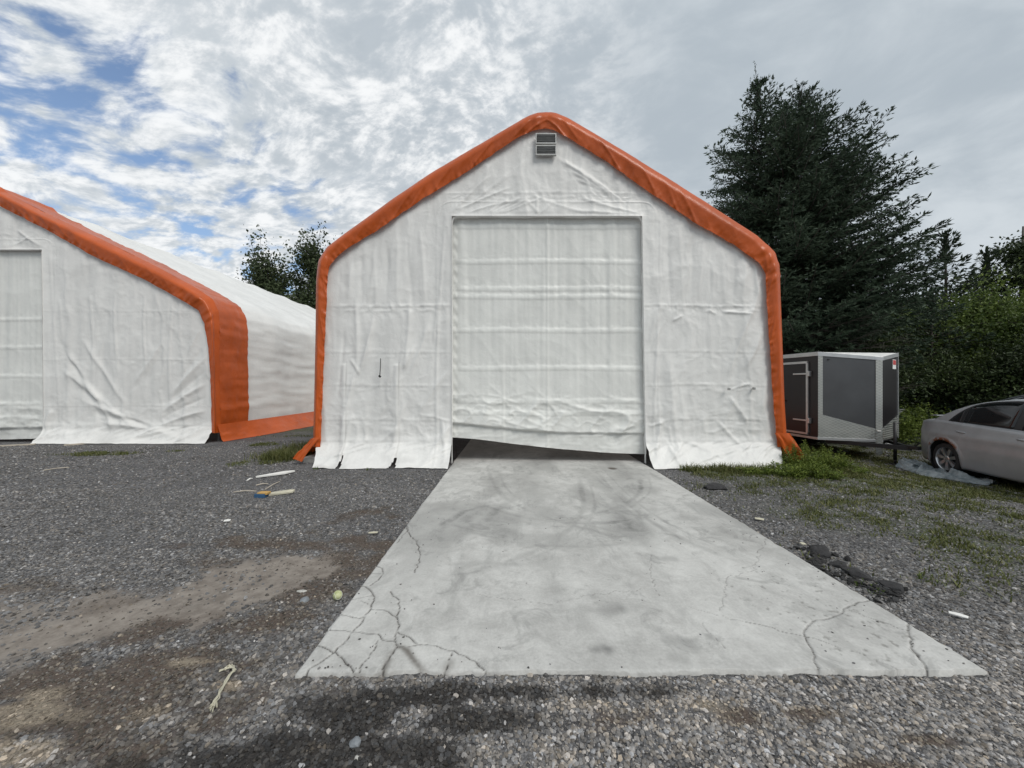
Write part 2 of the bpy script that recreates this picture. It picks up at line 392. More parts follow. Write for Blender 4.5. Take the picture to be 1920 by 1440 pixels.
cr(L5([(900,715),(980,745),(1180,810)]), .004, .7)
cr(L5([(780,857),(930,905),(1130,988)]), .003, .5)
cr(L5([(170,700),(300,740),(430,770)]), .003, .4)
cr(L5([(240,770),(250,800),(340,890)]), .003, .4)
def rough_line(p, amp=.012):
    out = []
    for i in range(len(p)-1):
        a = np.array(p[i]); b = np.array(p[i+1]); L = np.hypot(*(b-a)); n = max(2, int(L/.035)); t = (b-a)/max(L, 1e-6); nr = np.array([-t[1], t[0]])
        for k in range(n):
            s = k/n; j = 0 if k == 0 else (random.random()-.5)*2*amp
            out.append(tuple(a+(b-a)*s+nr*j))
    out.append(tuple(p[-1])); return out
CR = [(rough_line(p, .011 if w > .004 else .02), w, d) for p, w, d in CR]
sx = np.arange(SX0, SX1+.0001, (SX1-SX0)/440)
sy = np.concatenate([np.arange(SY0, 3.6, .0085), 3.6+np.cumsum(np.linspace(.009, .05, 150))]); sy = sy[sy < 8.4]; sy = np.concatenate([sy, np.linspace(8.5, 26, 12)])
X, Y = np.meshgrid(sx, sy)
el = .018*(fbm(Y*3, Y*0, 71)-.5)*2+.01*(fbm(Y*14, Y*0, 72)-.5)*2
er = .022*(fbm(Y*3, Y*0+4, 73)-.5)*2+.016*(fbm(Y*12, Y*0+4, 74)-.5)*2-.03*np.exp(-((Y-3.85)/.05)**2)-.03*np.exp(-((Y-3.0)/.04)**2)
t = (X-SX0)/(SX1-SX0); Xd = X+el*(1-t)**8+er*t**8
ey = -.016*(X-SX0)/(SX1-SX0)*-1+.016*(fbm(X*4, X*0+2, 75)-.5)*2+.012*(fbm(X*22, X*0+2, 78)-.5)*2
Yd = Y+ey*np.exp(-(Y-SY0)/.05)
crack = np.zeros_like(X); hgt = .006*(fbm(X*.8, Y*.8, 76)-.5)
tilt = np.zeros_like(X)
msk = Y < 8
xx, yy = Xd[msk], Yd[msk]; cv = np.zeros_like(xx)
for p, w, dpt in CR:
    pa = np.array(p); bb = (xx > pa[:,0].min()-.06) & (xx < pa[:,0].max()+.06) & (yy > pa[:,1].min()-.06) & (yy < pa[:,1].max()+.06)
    if not bb.any(): continue
    d, s = segdist(xx[bb], yy[bb], p)
    ww = w*.42*(.5+1.0*vn(s*31, s*0, 81))
    cv[bb] = np.maximum(cv[bb], dpt*sstep(d, ww*1.15+.0022, ww*.1))
crack[msk] = cv
chip = sstep(vn(Xd*26, Yd*26, 83)*.6+vn(Xd*60, Yd*60, 84)*.4+.25*np.exp(-((Xd-2.2)/.5)**2)*sstep(Yd, 4.5, 2.5), .93, 1.02)*.8
edge = np.minimum(np.minimum(Xd-SX0, SX1-Xd), Yd-SY0); chip = chip*sstep(edge, .03, .05)
Zs = hgt-.012*crack-.003*chip-.012*sstep(edge, .012, 0.0)
# blurry brown staining round the worst breaks
st1, _ = segdist(Xd, Yd, L4([(510,885),(545,900),(575,945),(625,1005)])); st2, _ = segdist(Xd, Yd, L4([(500,880),(465,930),(435,1005)]))
st3, _ = segdist(Xd, Yd, L4([(300,1008),(640,1012),(930,1012)])); st4, _ = segdist(Xd, Yd, L4([(715,1010),(740,960)]))
stain = np.maximum.reduce([.9*np.exp(-(st1/.022)**2), .7*np.exp(-(st2/.022)**2), .75*np.exp(-(st3/.02)**2), .5*np.exp(-(st4/.03)**2)])*sstep(fbm(Xd*9, Yd*9, 85), .2, .55)
# tyre scuffs and grime
def resample_(pts, n):
    p = np.array(pts, float); d = np.concatenate([[0], np.cumsum(np.hypot(*np.diff(p, axis=0).T))]); s = np.linspace(0, d[-1], n); q = np.stack([np.interp(s, d, p[:, 0]), np.interp(s, d, p[:, 1])], -1)
    for _ in range(12): q[1:-1] = .25*q[:-2]+.5*q[1:-1]+.25*q[2:]
    return q, s
def arc(pts, w, a):
    global grime
    d, s = segdist(Xd, Yd, pts); grime = np.maximum(grime, 1.35*a*np.exp(-(d/w)**2)*(.25+.8*fbm(Xd*7, Yd*3, 87))*sstep(fbm(Xd*5, Yd*5, 89)-.35*np.minimum(d/w, 1.5)**2, .0, .45)*sstep(s, 0, .3)**.7*sstep(s, 1, .7)**.7)
grime = np.zeros_like(X)
arc(L4([(670,390),(720,320),(800,270),(900,240),(1010,232)]), .07, .42)
arc(L4([(760,420),(820,350),(900,300),(1050,200),(1100,120)]), .10, .32)
arc(L4([(1480,100),(1500,230),(1580,360),(1650,430),(1690,560)]), .10, .38)
arc(L4([(1080,60),(1120,160),(1130,260),(1150,390)]), .3, .30)
arc(L4([(820,330),(1000,380),(1200,400),(1400,380)]), .22, .42)
arc(L4([(700,520),(900,500),(1100,510),(1230,600)]), .06, .30)
arc(L4([(1370,905),(1440,890),(1500,915)]), .05, .9)
arc(L4([(1400,730),(1560,700)]), .07, .55)
arc(L5([(0,480),(140,485)]), .07, .55)
arc(L5([(30,840),(240,880)]), .09, .55)
arc(L5([(60,920),(200,960)]), .07, .45)
arc(L5([(300,350),(410,365)]), .12, .35)
arc(L5([(250,820),(290,860)]), .03, .6)
arc([(1.1, 3.4), (1.4, 4.2), (1.5, 5.5), (1.2, 7.7)], .22, .34)
arc([(-.6, 3.9), (-.4, 5), (-.2, 7.6)], .16, .22)
arc([(.3, 4.4), (.35, 5), (.3, 7.6)], .3, .36)
for q_ in ([(-.9, 4.6), (-.2, 3.9), (.9, 3.7), (1.9, 4.3)], [(-.8, 5.6), (.1, 4.5), (1.2, 4.3), (2.3, 5.2)], [(-.7, 3.1), (.2, 3.5), (.9, 4.6), (1.2, 7)], [(2.2, 3.2), (1.7, 3.9), (1.5, 5), (1.55, 7.5)], [(-.5, 7.6), (-.2, 5.4), (.5, 4.4), (1.6, 3.7)], [(2.3, 7), (1.9, 5.5), (1.0, 4.6), (-.4, 4.2)]):
    pp_, _ = resample_(q_, 24); arc([tuple(a_) for a_ in pp_], .055, .42); arc([tuple(a_+np.array((.16, .03))) for a_ in pp_], .03, .30)
big = fbm(Xd*1.4, Yd*.7, 88); grime = np.clip(grime+.42*sstep(big, .5, .75)*sstep(Yd, 2.5, 4.2), 0, 1)
hole = np.exp(-(((Xd-G(1148,878)[0])/.085)**2+((Yd-G(1148,878)[1])/.10)**2)**3)
stain = np.maximum(stain, hole); Zs = Zs-.01*hole
def slab_mat(N, p):
    c = N.coord(); crk, stn, grm, chp = [N.attr(k) for k in ('crack', 'stain', 'grime', 'chip')]
    n1 = N.noise(c, .9, 6, .65, .4); n2 = N.noise(c, 5, 6, .7, .8); n3 = N.noise(c, 55, 4, .7); n4 = N.noise(c, 220, 3, .7)
    mp = N.n.new('ShaderNodeMapping'); mp.inputs['Rotation'].default_value = (0, 0, R(12)); mp.inputs['Scale'].default_value = (1, .18, 1); N.link(c, mp.inputs[0])
    br = N.noise(mp.outputs[0], 60, 3, .6)
    f = N.math('ADD', N.math('MULTIPLY', n1, .45), N.math('ADD', N.math('MULTIPLY', n2, .35), N.math('MULTIPLY', n3, .2)))
    colr = N.mix(N.ramp(f, .33, .66), (.34, .335, .32), (.62, .615, .59))
    colr = N.mix(N.math('MULTIPLY', N.ramp(n4, .35, .65), .22), colr, (.34, .335, .32))
    colr = N.mix(N.ramp(br, .5, .75, 0, .16), colr, (.58, .59, .57))
    gp = N.math('MULTIPLY', grm, N.ramp(n2, .25, .7, .4, 1.3))
    colr = N.mix(N.math('MULTIPLY', gp, .88, clamp=True), colr, (.135, .135, .13))
    mq = N.n.new('ShaderNodeMapping'); mq.inputs['Scale'].default_value = (2.4, .7, 1); N.link(c, mq.inputs[0])
    strk = N.ramp(N.noise(mq.outputs[0], 1.6, 7, .72, .6), .50, .68); colr = N.mix(N.math('MULTIPLY', strk, N.ramp(N.sep(c)[1], 2.4, 4.0, .22, .45)), colr, (.23, .23, .222))
    blot = N.ramp(N.noise(c, 3.1, 6, .72, 1.0), .54, .64)
    colr = N.mix(N.math('MULTIPLY', blot, .34), colr, (.19, .19, .182))
    speck = N.ramp(N.voro(c, 30, 'F1'), .07, .045); speck = N.math('MULTIPLY', speck, N.ramp(N.noise(c, 3, 2), .47, .6))
    colr = N.mix(N.math('MULTIPLY', speck, .75), colr, (.10, .10, .095))
    colr = N.mix(N.math('MULTIPLY', chp, .6), colr, (.13, .125, .11))
    colr = N.mix(N.math('MULTIPLY', stn, .85), colr, (.07, .056, .043))
    colr = N.mix(N.math('MULTIPLY', crk, .93), colr, (.035, .03, .026))
    N.put(p.inputs['Base Color'], colr); N.put(p.inputs['Roughness'], N.ramp(n2, .3, .7, .68, .9))
    N.put(p.inputs['Normal'], N.bump(N.math('ADD', N.math('MULTIPLY', n3, .5), N.math('ADD', N.math('MULTIPLY', n4, .35), N.math('MULTIPLY', br, .2))), .45, .004))
M['slab'] = mat('worn_concrete', rough=.85, spec=.3, build=slab_mat)
ny, nx = X.shape
v = np.stack([Xd, Yd, Zs], -1).reshape(-1, 3); fc = [grid_faces(ny, nx)]
# the cut sides of the slab
rim = np.concatenate([np.arange(ny-1, 0, -1)*nx, np.arange(nx), np.arange(1, ny)*nx+nx-1])
low = v[rim].copy(); low[:, 2] = -.14; k = np.arange(len(rim)-1)
side = np.stack([rim[k], k+len(v), k+1+len(v), rim[k+1]], -1)
slab = mesh_np('concrete_pavement', np.concatenate([v, low]), [fc[0], side], M['slab'])
tag(slab, kind='structure')
zz = np.zeros(len(low))
for nme, arr in (('crack', crack), ('stain', stain), ('grime', grime), ('chip', chip)): add_attr(slab, nme, np.concatenate([arr.ravel(), zz+(.35 if nme == 'grime' else 0)]))

# ================================================================ SHELTERS (fabric on steel arches)
def resample(pts, n):
    p = np.array(pts, float); d = np.concatenate([[0], np.cumsum(np.hypot(*np.diff(p, axis=0).T))]); s = np.linspace(0, d[-1], n)
    q = np.stack([np.interp(s, d, p[:, 0]), np.interp(s, d, p[:, 1])], -1)
    for _ in range(2):      # soften the corners of the traced outline
        q[1:-1] = .25*q[:-2]+.5*q[1:-1]+.25*q[2:]
    return q, s
def folds_eval(x, z, folds):
    h = np.zeros_like(x)
    for (x0, z0, x1, z1, w, a) in folds:
        dx_, dz_ = x1-x0, z1-z0; L = math.hypot(dx_, dz_); t = ((x-x0)*dx_+(z-z0)*dz_)/L/L; d = ((x-x0)*dz_-(z-z0)*dx_)/L
        d = d+.06*L*np.sin(t*3.1+x0*7)*.4
        h += a*np.exp(-(np.abs(d)/w)**1.35)*sstep(t, -.12, .18)*sstep(t, 1.12, .7)
    return h
def shelter(name, label, D, outer, inner, door, zs, flare, seams, folds, slits, hem, step, length, dx, seed, lean=0., group=None, skx=(0, 0), flap=(.56, .56, .2)):
    xc = .5*(min(p[0] for p in outer)+max(p[0] for p in outer))
    root = empty(name, (xc, D, 0)); tag(root, label, 'storage tent', group)
    def child(n, v, f, m, **k):
        v = np.array(v, float); v[:, 0] -= xc; v[:, 1] -= D
        return mesh_np(n, v, f, m, root, **k)
    n = 620
    po, s = resample(outer, n)
    # match the inner outline to the outer one by nearest direction along the arch
    pi_, _ = resample(inner, n)
    # ---- orange trim rolled over the front arch
    rows = np.linspace(0, 1, 26); band = np.zeros((len(rows), n, 3)); T = s
    for i, r in enumerate(rows):
        p = po*(1-r)+pi_*r
        fr = math.sin(min(1, r*2.2)*math.pi*.5)
        Tc = np.abs(T-T[-1]/2); w_ = r*.36; uu = Tc*.93+w_*.37; vv_ = w_*.93-Tc*.37
        fold = (fbm(uu*.8, vv_*2.4, seed+1, 2)-.5)*.040*math.sin(math.pi*min(1, r+.12))+(ridged(uu*.9+.4*vn(Tc*2, Tc*0, seed), vv_*5.5, seed+2, 2)-.3)*.026*(.25+.75*r)
        gather = (ridged(T*8, T*0+r*1.0, seed+4, 2)-.35)*.034*r**3.0+(vn(T*34, T*0, seed+6)-.5)*.016*r**4
        kn = np.exp(-((np.arange(n)-n*.5)/22.)**2)+np.exp(-((pi_[:, 1]-np.interp(0, [0, 1], [pi_[:, 1].min(), pi_[:, 1].max()])-3.45)/.5)**2)*1.2
        radial = (vn(T*9, T*0+3, seed+8)-.5)*.04*np.clip(kn, 0, 1.2)*math.sin(math.pi*min(1, r+.1))
        yv = D+.16*(1-fr)**1.5-.125*fr*(1-.62*r**1.2)-fold-gather-radial
        wob = (vn(T*7, T*0+r*2, seed+9)-.5)*.018*r**2
        cen = np.array([xc, 2.5]); dirc = (cen-p); dirc /= np.linalg.norm(dirc, axis=1)[:, None]
        yf_ = np.minimum(yv/D, 1); band[i, :, 0] = (p[:, 0]+dirc[:, 0]*wob)*yf_; band[i, :, 2] = H+(p[:, 1]+dirc[:, 1]*wob-H)*yf_; band[i, :, 1] = yv
    colb = .94+.12*fbm(np.tile(T, (len(rows), 1))*3, rows[:, None]*4+T*0, seed+11)
    child('edge_trim', band.reshape(-1, 3), grid_faces(len(rows), n), M['orange_tarp'], col=colb.ravel())
    # ---- roof and side walls: orange strip then white sheets, sagging between the arches
    def shell(nm, y0, y1, m, ny_, sg=.075, off=0.):
        ys = np.linspace(y0, y1, ny_); pr, ss = resample(outer, 300)
        nr = np.stack([-np.gradient(pr[:, 1]), np.gradient(pr[:, 0])], -1); nr /= np.linalg.norm(nr, axis=1)[:, None]
        S, YY = np.meshgrid(ss, ys); ph = ((YY-D) % 2.75)/2.75
        sag = -sg*np.sin(math.pi*ph)**.8
        wr = (ridged(S*.5+YY*.10, YY*.3+S*2.6, seed+20, 3)-.3)*.035+(fbm(S*6.2, YY*.5, seed+21)-.5)*.05+(fbm(S*.7, YY*2.4+S*.4, seed+25)-.5)*.05
        wall = (pr[:, 1] < 3.6)[None]
        hor = (ridged(YY*.9, S*2.8, seed+23, 3)-.3)*.040*wall*(1-np.exp(-((ph-.5)/.2)**2)*.6)
        dd = sag+wr*np.sin(math.pi*np.clip(ph*1.0, 0, 1))**.5+hor+off
        fade = sstep(YY, y0, y0+.1) if off == 0 else 1
        v = np.stack([pr[None, :, 0]+nr[None, :, 0]*dd, YY, pr[None, :, 1]+nr[None, :, 1]*dd], -1)
        return child(nm, v.reshape(-1, 3), grid_faces(ny_, 300), m, col=np.ones(v.shape[:2]).ravel())
    shell('roof_edge_cover', D+.15, D+1.35, M['orange_tarp'], 34, .02)
    shell('roof_cover', D+1.30, D+length, M['white_tarp'], 150, off=-.006)
    # ---- orange ground flaps along both sides
    for sgn, xb in ((-1, outer[0][0]), (1, outer[-1][0])):
        ys = np.linspace(D+.02, D+length, 220); t = np.linspace(0, 1, 12); Tt, YY = np.meshgrid(t, ys)
        zt = .46; out = (flap[0]+(flap[1]-flap[0])*sstep(YY-D, 0, 3.0))*Tt**1.15*(1+.35*(fbm(YY*1.3, Tt*0, seed+30)-.5))
        v = np.stack([xb+sgn*(.012+out+.03*(fbm(YY*3, Tt*3, seed+31)-.5)), YY+flap[2]*Tt*np.exp(-(YY-D)/.5), 0*YY], -1)
        g = gz(v[..., 0], v[..., 1])+.012
        v[..., 2] = np.maximum(zt*(1-Tt)**1.25+g*Tt+.12*np.sin(math.pi*Tt)*(ridged(YY*2.2+Tt*2, Tt*1.5, seed+32)-.4), g)
        child('ground_flap', v.reshape(-1, 3), grid_faces(len(ys), len(t)), M['orange_tarp'], col=(1.0+0*Tt).ravel())
    # ---- front wall sheet with the door opening
    dx0, dx1, dz1 = door
    mid = .5*(po+pi_)
    hl = len(mid)//2
    def side_x(z, right):
        q = mid[hl:] if right else mid[:hl]; q = q[q[:, 1] < 3.75]; o_ = np.argsort(q[:, 1]); return np.interp(z, q[o_, 1], q[o_, 0])
    xl = float(side_x(3.7, False))+.0; xr = float(side_x(3.7, True))-.0
    k = (mid[:, 1] > 3.3)
    order = np.argsort(mid[k][:, 0]); mx, mz = mid[k][order, 0], mid[k][order, 1]
    def part_axis(a, b, d): return np.linspace(a, b, max(2, int(round((b-a)/d))+1))
    xs = np.unique(np.concatenate([part_axis(xl, dx0, dx), part_axis(dx0, dx1, dx), part_axis(dx1, xr, dx)]).round(5))
    zr = np.unique(np.concatenate([part_axis(0, zs, dx*.8), part_axis(zs, dz1, dx), ]).round(5))
    ztop = np.interp(xs, mx, mz)
    upper = np.linspace(0, 1, int((ztop.max()-dz1)/dx)+2)[1:]
    nz = len(zr)+len(upper)
    Xg = np.tile(xs, (nz, 1)); Zg = np.zeros_like(Xg); Zg[:len(zr)] = zr[:, None]; Zg[len(zr):] = dz1+(ztop[None]-dz1)*upper[:, None]
    # where the roof comes down below the door head, squeeze the rows under it
    low_ = ztop < dz1+.02
    sc_ = np.where(low_, np.maximum(ztop-.0, .3)/(dz1), 1.0)
    Zg = np.where(low_[None], np.minimum(Zg, dz1)*1.0, Zg); fac = np.where(Zg > zs, (zs+(Zg-zs)*((ztop-zs)/(dz1-zs))[None]), Zg); Zg = np.where(low_[None], np.where(np.arange(nz)[:, None] < len(zr), fac, ztop[None]+(upper[-1]*0)), Zg)
    Xg = np.where(Xg > dx1, dx1+(Xg-dx1)*(side_x(Zg, True)-dx1)/(xr-dx1), np.where(Xg < dx0, dx0+(Xg-dx0)*(side_x(Zg, False)-dx0)/(xl-dx0), Xg))
    inside = (Xg > dx0-1e-3) & (Xg < dx1+1e-3) & (Zg < dz1+1e-3)
    dist_door = np.where(Zg < dz1, np.maximum(np.maximum(dx0-Xg, Xg-dx1), 0), np.hypot(np.maximum(np.maximum(dx0-Xg, Xg-dx1), 0), Zg-dz1))
    h = (fbm(Xg*1.9, Zg*.22, seed+40, 3)-.5)*.055+(fbm(Xg*4.5, Zg*.40, seed+41, 2)-.5)*.030+(fbm(Xg*14, Zg*1.1, seed+39, 2)-.5)*.004
    wp = fbm(Xg*1.1, Zg*1.1, seed+42)*1.5
    h += (ridged(Xg*1.0+wp, Zg*1.0+wp*.7, seed+43, 3)-.3)*.018+(ridged(Xg*3.1+wp*2, Zg*2.6-wp, seed+38, 3)-.3)*.008
    lowc = sstep(Zg, 1.9, .4); h += (ridged(Xg*2.6+wp, Zg*3.2+wp, seed+44, 3)-.3)*.030*lowc
    colf = np.ones_like(h)
    for zsm, aa in seams:
        wv = zsm+.012*np.sin(Xg*1.7+zsm)+.02*(fbm(Xg*.8, Xg*0+zsm, seed+45)-.5)
        d = Zg-wv
        h += aa*.006*np.exp(-(d/.022)**2)+aa*(ridged(Xg*6+wp*2, d*9, seed+46, 2)-.35)*.024*np.exp(-((d+.05)/.11)**2)
        colf *= 1+.05*aa*np.exp(-((d-.02)/.035)**2)-.09*np.exp(-((d+.028)/.012)**2)
    h += folds_eval(Xg, Zg, folds)*.9
    h *= sstep(dist_door, 0, .10)*.85+.15
    edg = np.minimum(np.minimum(Xg-side_x(Zg, False), side_x(Zg, True)-Xg), (ztop[None]-Zg)*.85)
    h = np.clip(h, -.09, .075); h = h*sstep(edg, .10, .55)-.012
    h = h-.02*sstep(dist_door, 0, .4)
    h = h*1.0
    # welded border round the doorway
    bd = np.exp(-((dist_door-.30)/.012)**2)*.010; h += bd
    h += .012*np.exp(-(dist_door/.03)**2)
    tz = np.clip(1-Zg/zs, 0, 1)
    fl = flare*tz**1.25*(1+.25*(fbm(Xg*1.6, Xg*0, seed+47)-.5))
    hs = (ridged(Xg*1.5+tz*1.2+wp*.5, tz*1.2+Xg*.5, seed+48, 3)-.35)*.12*np.sin(math.pi*np.clip(tz*.85+.08, 0, 1))
    bulge = .05*np.exp(-((Zg-zs*1.02)/.08)**2)*(.5+fbm(Xg*3, Xg*0, seed+49))
    yv = D-h-fl-hs-bulge*.6
    Zv = Zg+np.where(tz > 0, .05*tz*(1-tz)*2*(fbm(Xg*2.5, Xg*0+3, seed+50)), 0)
    Xv = Xg+(Xg-xc)*.0+np.where(Xg > dx1-.02, lean*(1-Zg/5.)*np.exp(-((Xg-dx1)/.5)**2), 0)
    Xv = Xv+tz*skx[0]*sstep(Xg, xl+.9, xl-.1)+tz*skx[1]*sstep(Xg, xr-.9, xr+.1)
    gr_ = gz(Xv, yv)+.012
    lift = .018*np.clip(fbm(Xg*2.0, Xg*0+7, seed+51)-.45, 0, 1)*tz*3
    Zv = np.where(tz > 0, np.maximum(Zv*(1-tz**3)+(gr_+lift)*tz**3, gr_), Zv)
    cy = .25*(Xg[:-1, :-1]+Xg[1:, 1:]+Xg[:-1, 1:]+Xg[1:, :-1]); cz = .25*(Zg[:-1, :-1]+Zg[1:, 1:]+Zg[:-1, 1:]+Zg[1:, :-1])
    keep = ~((cy > dx0) & (cy < dx1) & (cz < dz1))
    lowf = low_[:-1] & low_[1:]; keep &= ~(lowf[None] & (np.arange(nz-1)[:, None] >= len(zr)-1))
    for (sxx, hw, zt) in slits:
        keep &= ~((np.abs(cy-sxx-.02*(cz/.2)) < hw*(1-cz/zt)+.004) & (cz < zt))
    # sewn flap edges above the slits
    for (sxx, hw, zt) in slits:
        colf *= 1-.30*np.exp(-((Xg-sxx-.012)/.010)**2)*(Zg < 2.05)
        yv -= .022*sstep(Xg, sxx+.012, sxx-.012)*sstep(Xg, sxx-.14, sxx-.02)*(Zg < 2.0)*(Zg > .05)
    colf *= 1-.16*tz*sstep(fbm(Xg*3, Zg*6, seed+52), .5, .75)
    v = np.stack([Xv, yv, Zv], -1).reshape(-1, 3)
    child('front_wall', v, grid_faces(nz, len(xs), keep), M['white_tarp'], col=colf.ravel())
    # ---- rolled return of the opening
    rt = MB(); hw = .11
    o_ = [(dx0, -.02), (dx0, dz1-.06), (dx0+.02, dz1-.02), (dx0+.07, dz1), (dx1-.07, dz1), (dx1-.02, dz1-.02), (dx1, dz1-.06), (dx1+lean, -.02)]
    q, ss = resample(o_, 260); vs = []; cl = []
    depth = np.linspace(0, 1, 7)
    for t_ in depth:
        rr_ = .018*math.sin(math.pi*min(1, t_*1.4)); ctr = np.array([.5*(dx0+dx1), dz1*.5]); dd = ctr-q; dd /= np.linalg.norm(dd, axis=1)[:, None]
        scal = (vn(ss*4.5, ss*0, seed+60)-.5)*.03*t_
        vs.append(np.stack([q[:, 0]+dd[:, 0]*(rr_+scal), D-.014+t_*hw+0*ss, q[:, 1]+dd[:, 1]*(rr_+scal)], -1))
    vv = np.array(vs); child('door_surround', vv.reshape(-1, 3), grid_faces(len(depth), 260), M['white_tarp'], col=np.full(vv.shape[:2], .97).ravel())
    # ---- the roll-up curtain
    xs = part_axis(dx0-.03, dx1+lean+.06, dx*.9); n_z = int(dz1/(dx*.9)); tt = np.linspace(0, 1, n_z)
    Xg, T2 = np.meshgrid(xs, tt); u = (Xg-dx0)/(dx1-dx0); hm = np.interp(u, *zip(*hem)); Zg = hm+(dz1+.02-hm)*T2
    amp = .6+.4*sstep(Zg, 1.3, 2.2)
    bay = np.floor(Zg*1.35)*3.7
    h = (fbm(Xg*6.5, Zg*.28+bay*.0, seed+70, 2)-.5)*.034*amp+(fbm(Xg*15, Zg*.6, seed+71, 2)-.5)*.008*amp+(ridged(Xg*1.2+Zg*.8, Zg*1.2, seed+72, 3)-.3)*.012
    colf = np.ones_like(h)
    jl = np.exp(-((Xg-dx0-.06)/.03)**2)
    h += .014*jl*np.sin(Zg*24+2*fbm(Zg*2, Zg*0, seed))
    colf *= 1-.05*np.exp(-((Xg-dx0)/.12)**2)
    for zb in step['bars']:
        wv = zb+.008*np.sin(Xg*2+zb*3); d = Zg-wv
        h += .010*np.exp(-(d/.045)**4)+(ridged(Xg*8, d*6, seed+73, 2)-.3)*.012*np.exp(-((d-.08)/.08)**2)
        colf *= 1+.10*sstep(np.abs(d), .055, .038)*sstep(u, .03, .08)-.05*np.exp(-((d+.06)/.012)**2)
    h += .014*np.exp(-((u-.505)/.006)**2)+.010*np.exp(-((u-.27)/.006)**2)*(1-T2)
    zc_ = np.interp(u, *zip(*step['flap']))
    above = sstep(Zg, zc_-.012, zc_+.012)
    h += above*.055*np.exp(-np.clip(Zg-zc_, 0, 9)/.8)
    lw = sstep(Zg, zc_+.95, zc_+.2)*above
    h += lw*((ridged(Xg*1.3-Zg*1.1, Zg*1.8+Xg*.5, seed+75, 3)-.3)*.10)
    for fu, fz in ((.27, .62), (.51, .62), (.51, .25)):
        fx_ = dx0+fu*(dx1-dx0); fzz = np.interp(fu, *zip(*step['flap']))+fz
        for a_ in np.linspace(-2.7, 2.7, 9):
            ex, ez = fx_+math.sin(a_)*.55, fzz+math.cos(a_)*.45; h += folds_eval(Xg, Zg, [(fx_, fzz, ex, ez, .022, .006)])
    colf *= 1-.20*np.exp(-((Zg-zc_+.03)/.025)**2)
    colf = np.where(Zg < zc_, colf*.97, colf)
    h += (Zg < zc_)*(ridged(Xg*2-Zg*2, Zg*3, seed+76)-.3)*.035
    v = np.stack([Xg, D+.115-h, Zg], -1).reshape(-1, 3)
    child('door_curtain', v, grid_faces(n_z, len(xs)), M['door_tarp'], col=colf.ravel())
    # ---- plain back wall and the steel of the front arch seen at the feet
    bw = [(p[0]-xc, length-.02, p[1]) for p in resample(outer, 60)[0]]
    mb = MB(); mb.add(bw, [tuple(range(len(bw)))]); b_ = mb.build('back_wall', M['white_tarp'], root)
    a_ = b_.data.attributes.new('col', 'FLOAT', 'POINT'); a_.data.foreach_set('value', np.ones(len(bw), np.float32))
    for sgn, xb in ((-1, outer[0][0]), (1, outer[-1][0])):
        MB().tube([(xb-xc-sgn*.10, .22, -.1), (xb-xc-sgn*.10, .22, 3.4)], .035, 10).build('arch_leg', M['steel'], root, True)
        if flap[0] > .3: MB().box(xb-xc-.20 if sgn < 0 else xb-xc-.10, xb-xc+.10 if sgn < 0 else xb-xc+.20, .06, .6, -.15, .10).build('footing_block', M['footing'], root, bevel=.015)
    return root

D1 = 7.8
outer1 = [Wp(x, y, D1) for x, y in [(584,838),(586,760),(588,640),(588.5,560),(589,521),(593,488),(609,460),(651,428),(734,367),(818,311),(901,263),(965,226),(993,210),(1008,205),(1025,203.5),(1042,205),(1067,215),(1127,250),(1227,310),(1327,372),(1427,438),(1457,467),(1467,497),(1469,560),(1472,650),(1475,750),(1480,838)]]
inner1 = [Wp(x, y, D1) for x, y in [(601,838),(604,760),(609,640),(613,560),(614,521),(618,499),(632,482),(651,466),(707,432),(790,374),(873,324),(951,271),(975,256),(1000,245),(1022,241),(1040,244),(1060,255),(1137,303),(1213,357),(1310,422),(1373,457),(1423,492),(1435,513),(1438,570),(1443,650),(1450,750),(1457,838)]]
def Wf(lst, D):
    out = []
    for x0, y0, x1, y1, w, a in lst:
        p, q = Wp(x0, y0, D), Wp(x1, y1, D); out.append((*p, *q, w, a))
    return out
ds = []
# swags over the door head, fanning from the ridge and the head corners
for i in range(9): ds.append((845+i*4, 398-i*2, 960+i*11, 330-i*9, .035, .016 if i % 2 else -.012))
for i in range(9): ds.append((1040+i*6, 285+i*7, 1180-i*6, 385-i*4, .035, .018 if i % 2 else -.012))
for i in range(5): ds.append((905+i*3, 405, 935+i*22, 366, .02, .014))
ds += [(1006,404,1006,366,.02,.02), (1010,402,985,372,.02,.014), (1010,402,1040,375,.02,.014), (930,300,850,395,.05,.02), (915,330,850,398,.03,.018), (1050,300,1150,362,.05,.025), (1075,395,1190,398,.04,.02), (1090,368,1200,400,.035,.02),
       (860,388,960,352,.03,.022), (880,398,1000,368,.025,.018), (1000,366,1100,398,.03,.015)]
# left wall
ds += [(672,700,700,590,.05,.045), (668,690,664,560,.04,.03), (757,690,768,560,.06,.05), (757,760,735,850,.05,.04), (662,700,640,840,.05,.035), (655,780,645,860,.04,.03), (800,610,770,700,.05,.03), (826,420,828,860,.02,.022), (815,640,818,560,.02,.02),
       (835,700,790,770,.04,.03), (845,800,800,860,.05,.05), (828,790,838,850,.03,.04), (800,780,842,790,.02,.02), (620,560,622,680,.04,.03), (690,560,700,500,.04,.02), (640,620,632,760,.035,-.025), (757,690,775,650,.025,.035), (672,700,655,672,.02,.03), (712,780,760,700,.05,.02), (750,800,690,850,.05,.03)]
for i in range(8): ds.append((634+i*22, 500-i*10, 632+i*23, 575, .05, .020 if i % 2 else -.018))
for i in range(7): ds.append((722+i*3, 790+i*9, 740+i*2, 785+i*9, .008, .006))
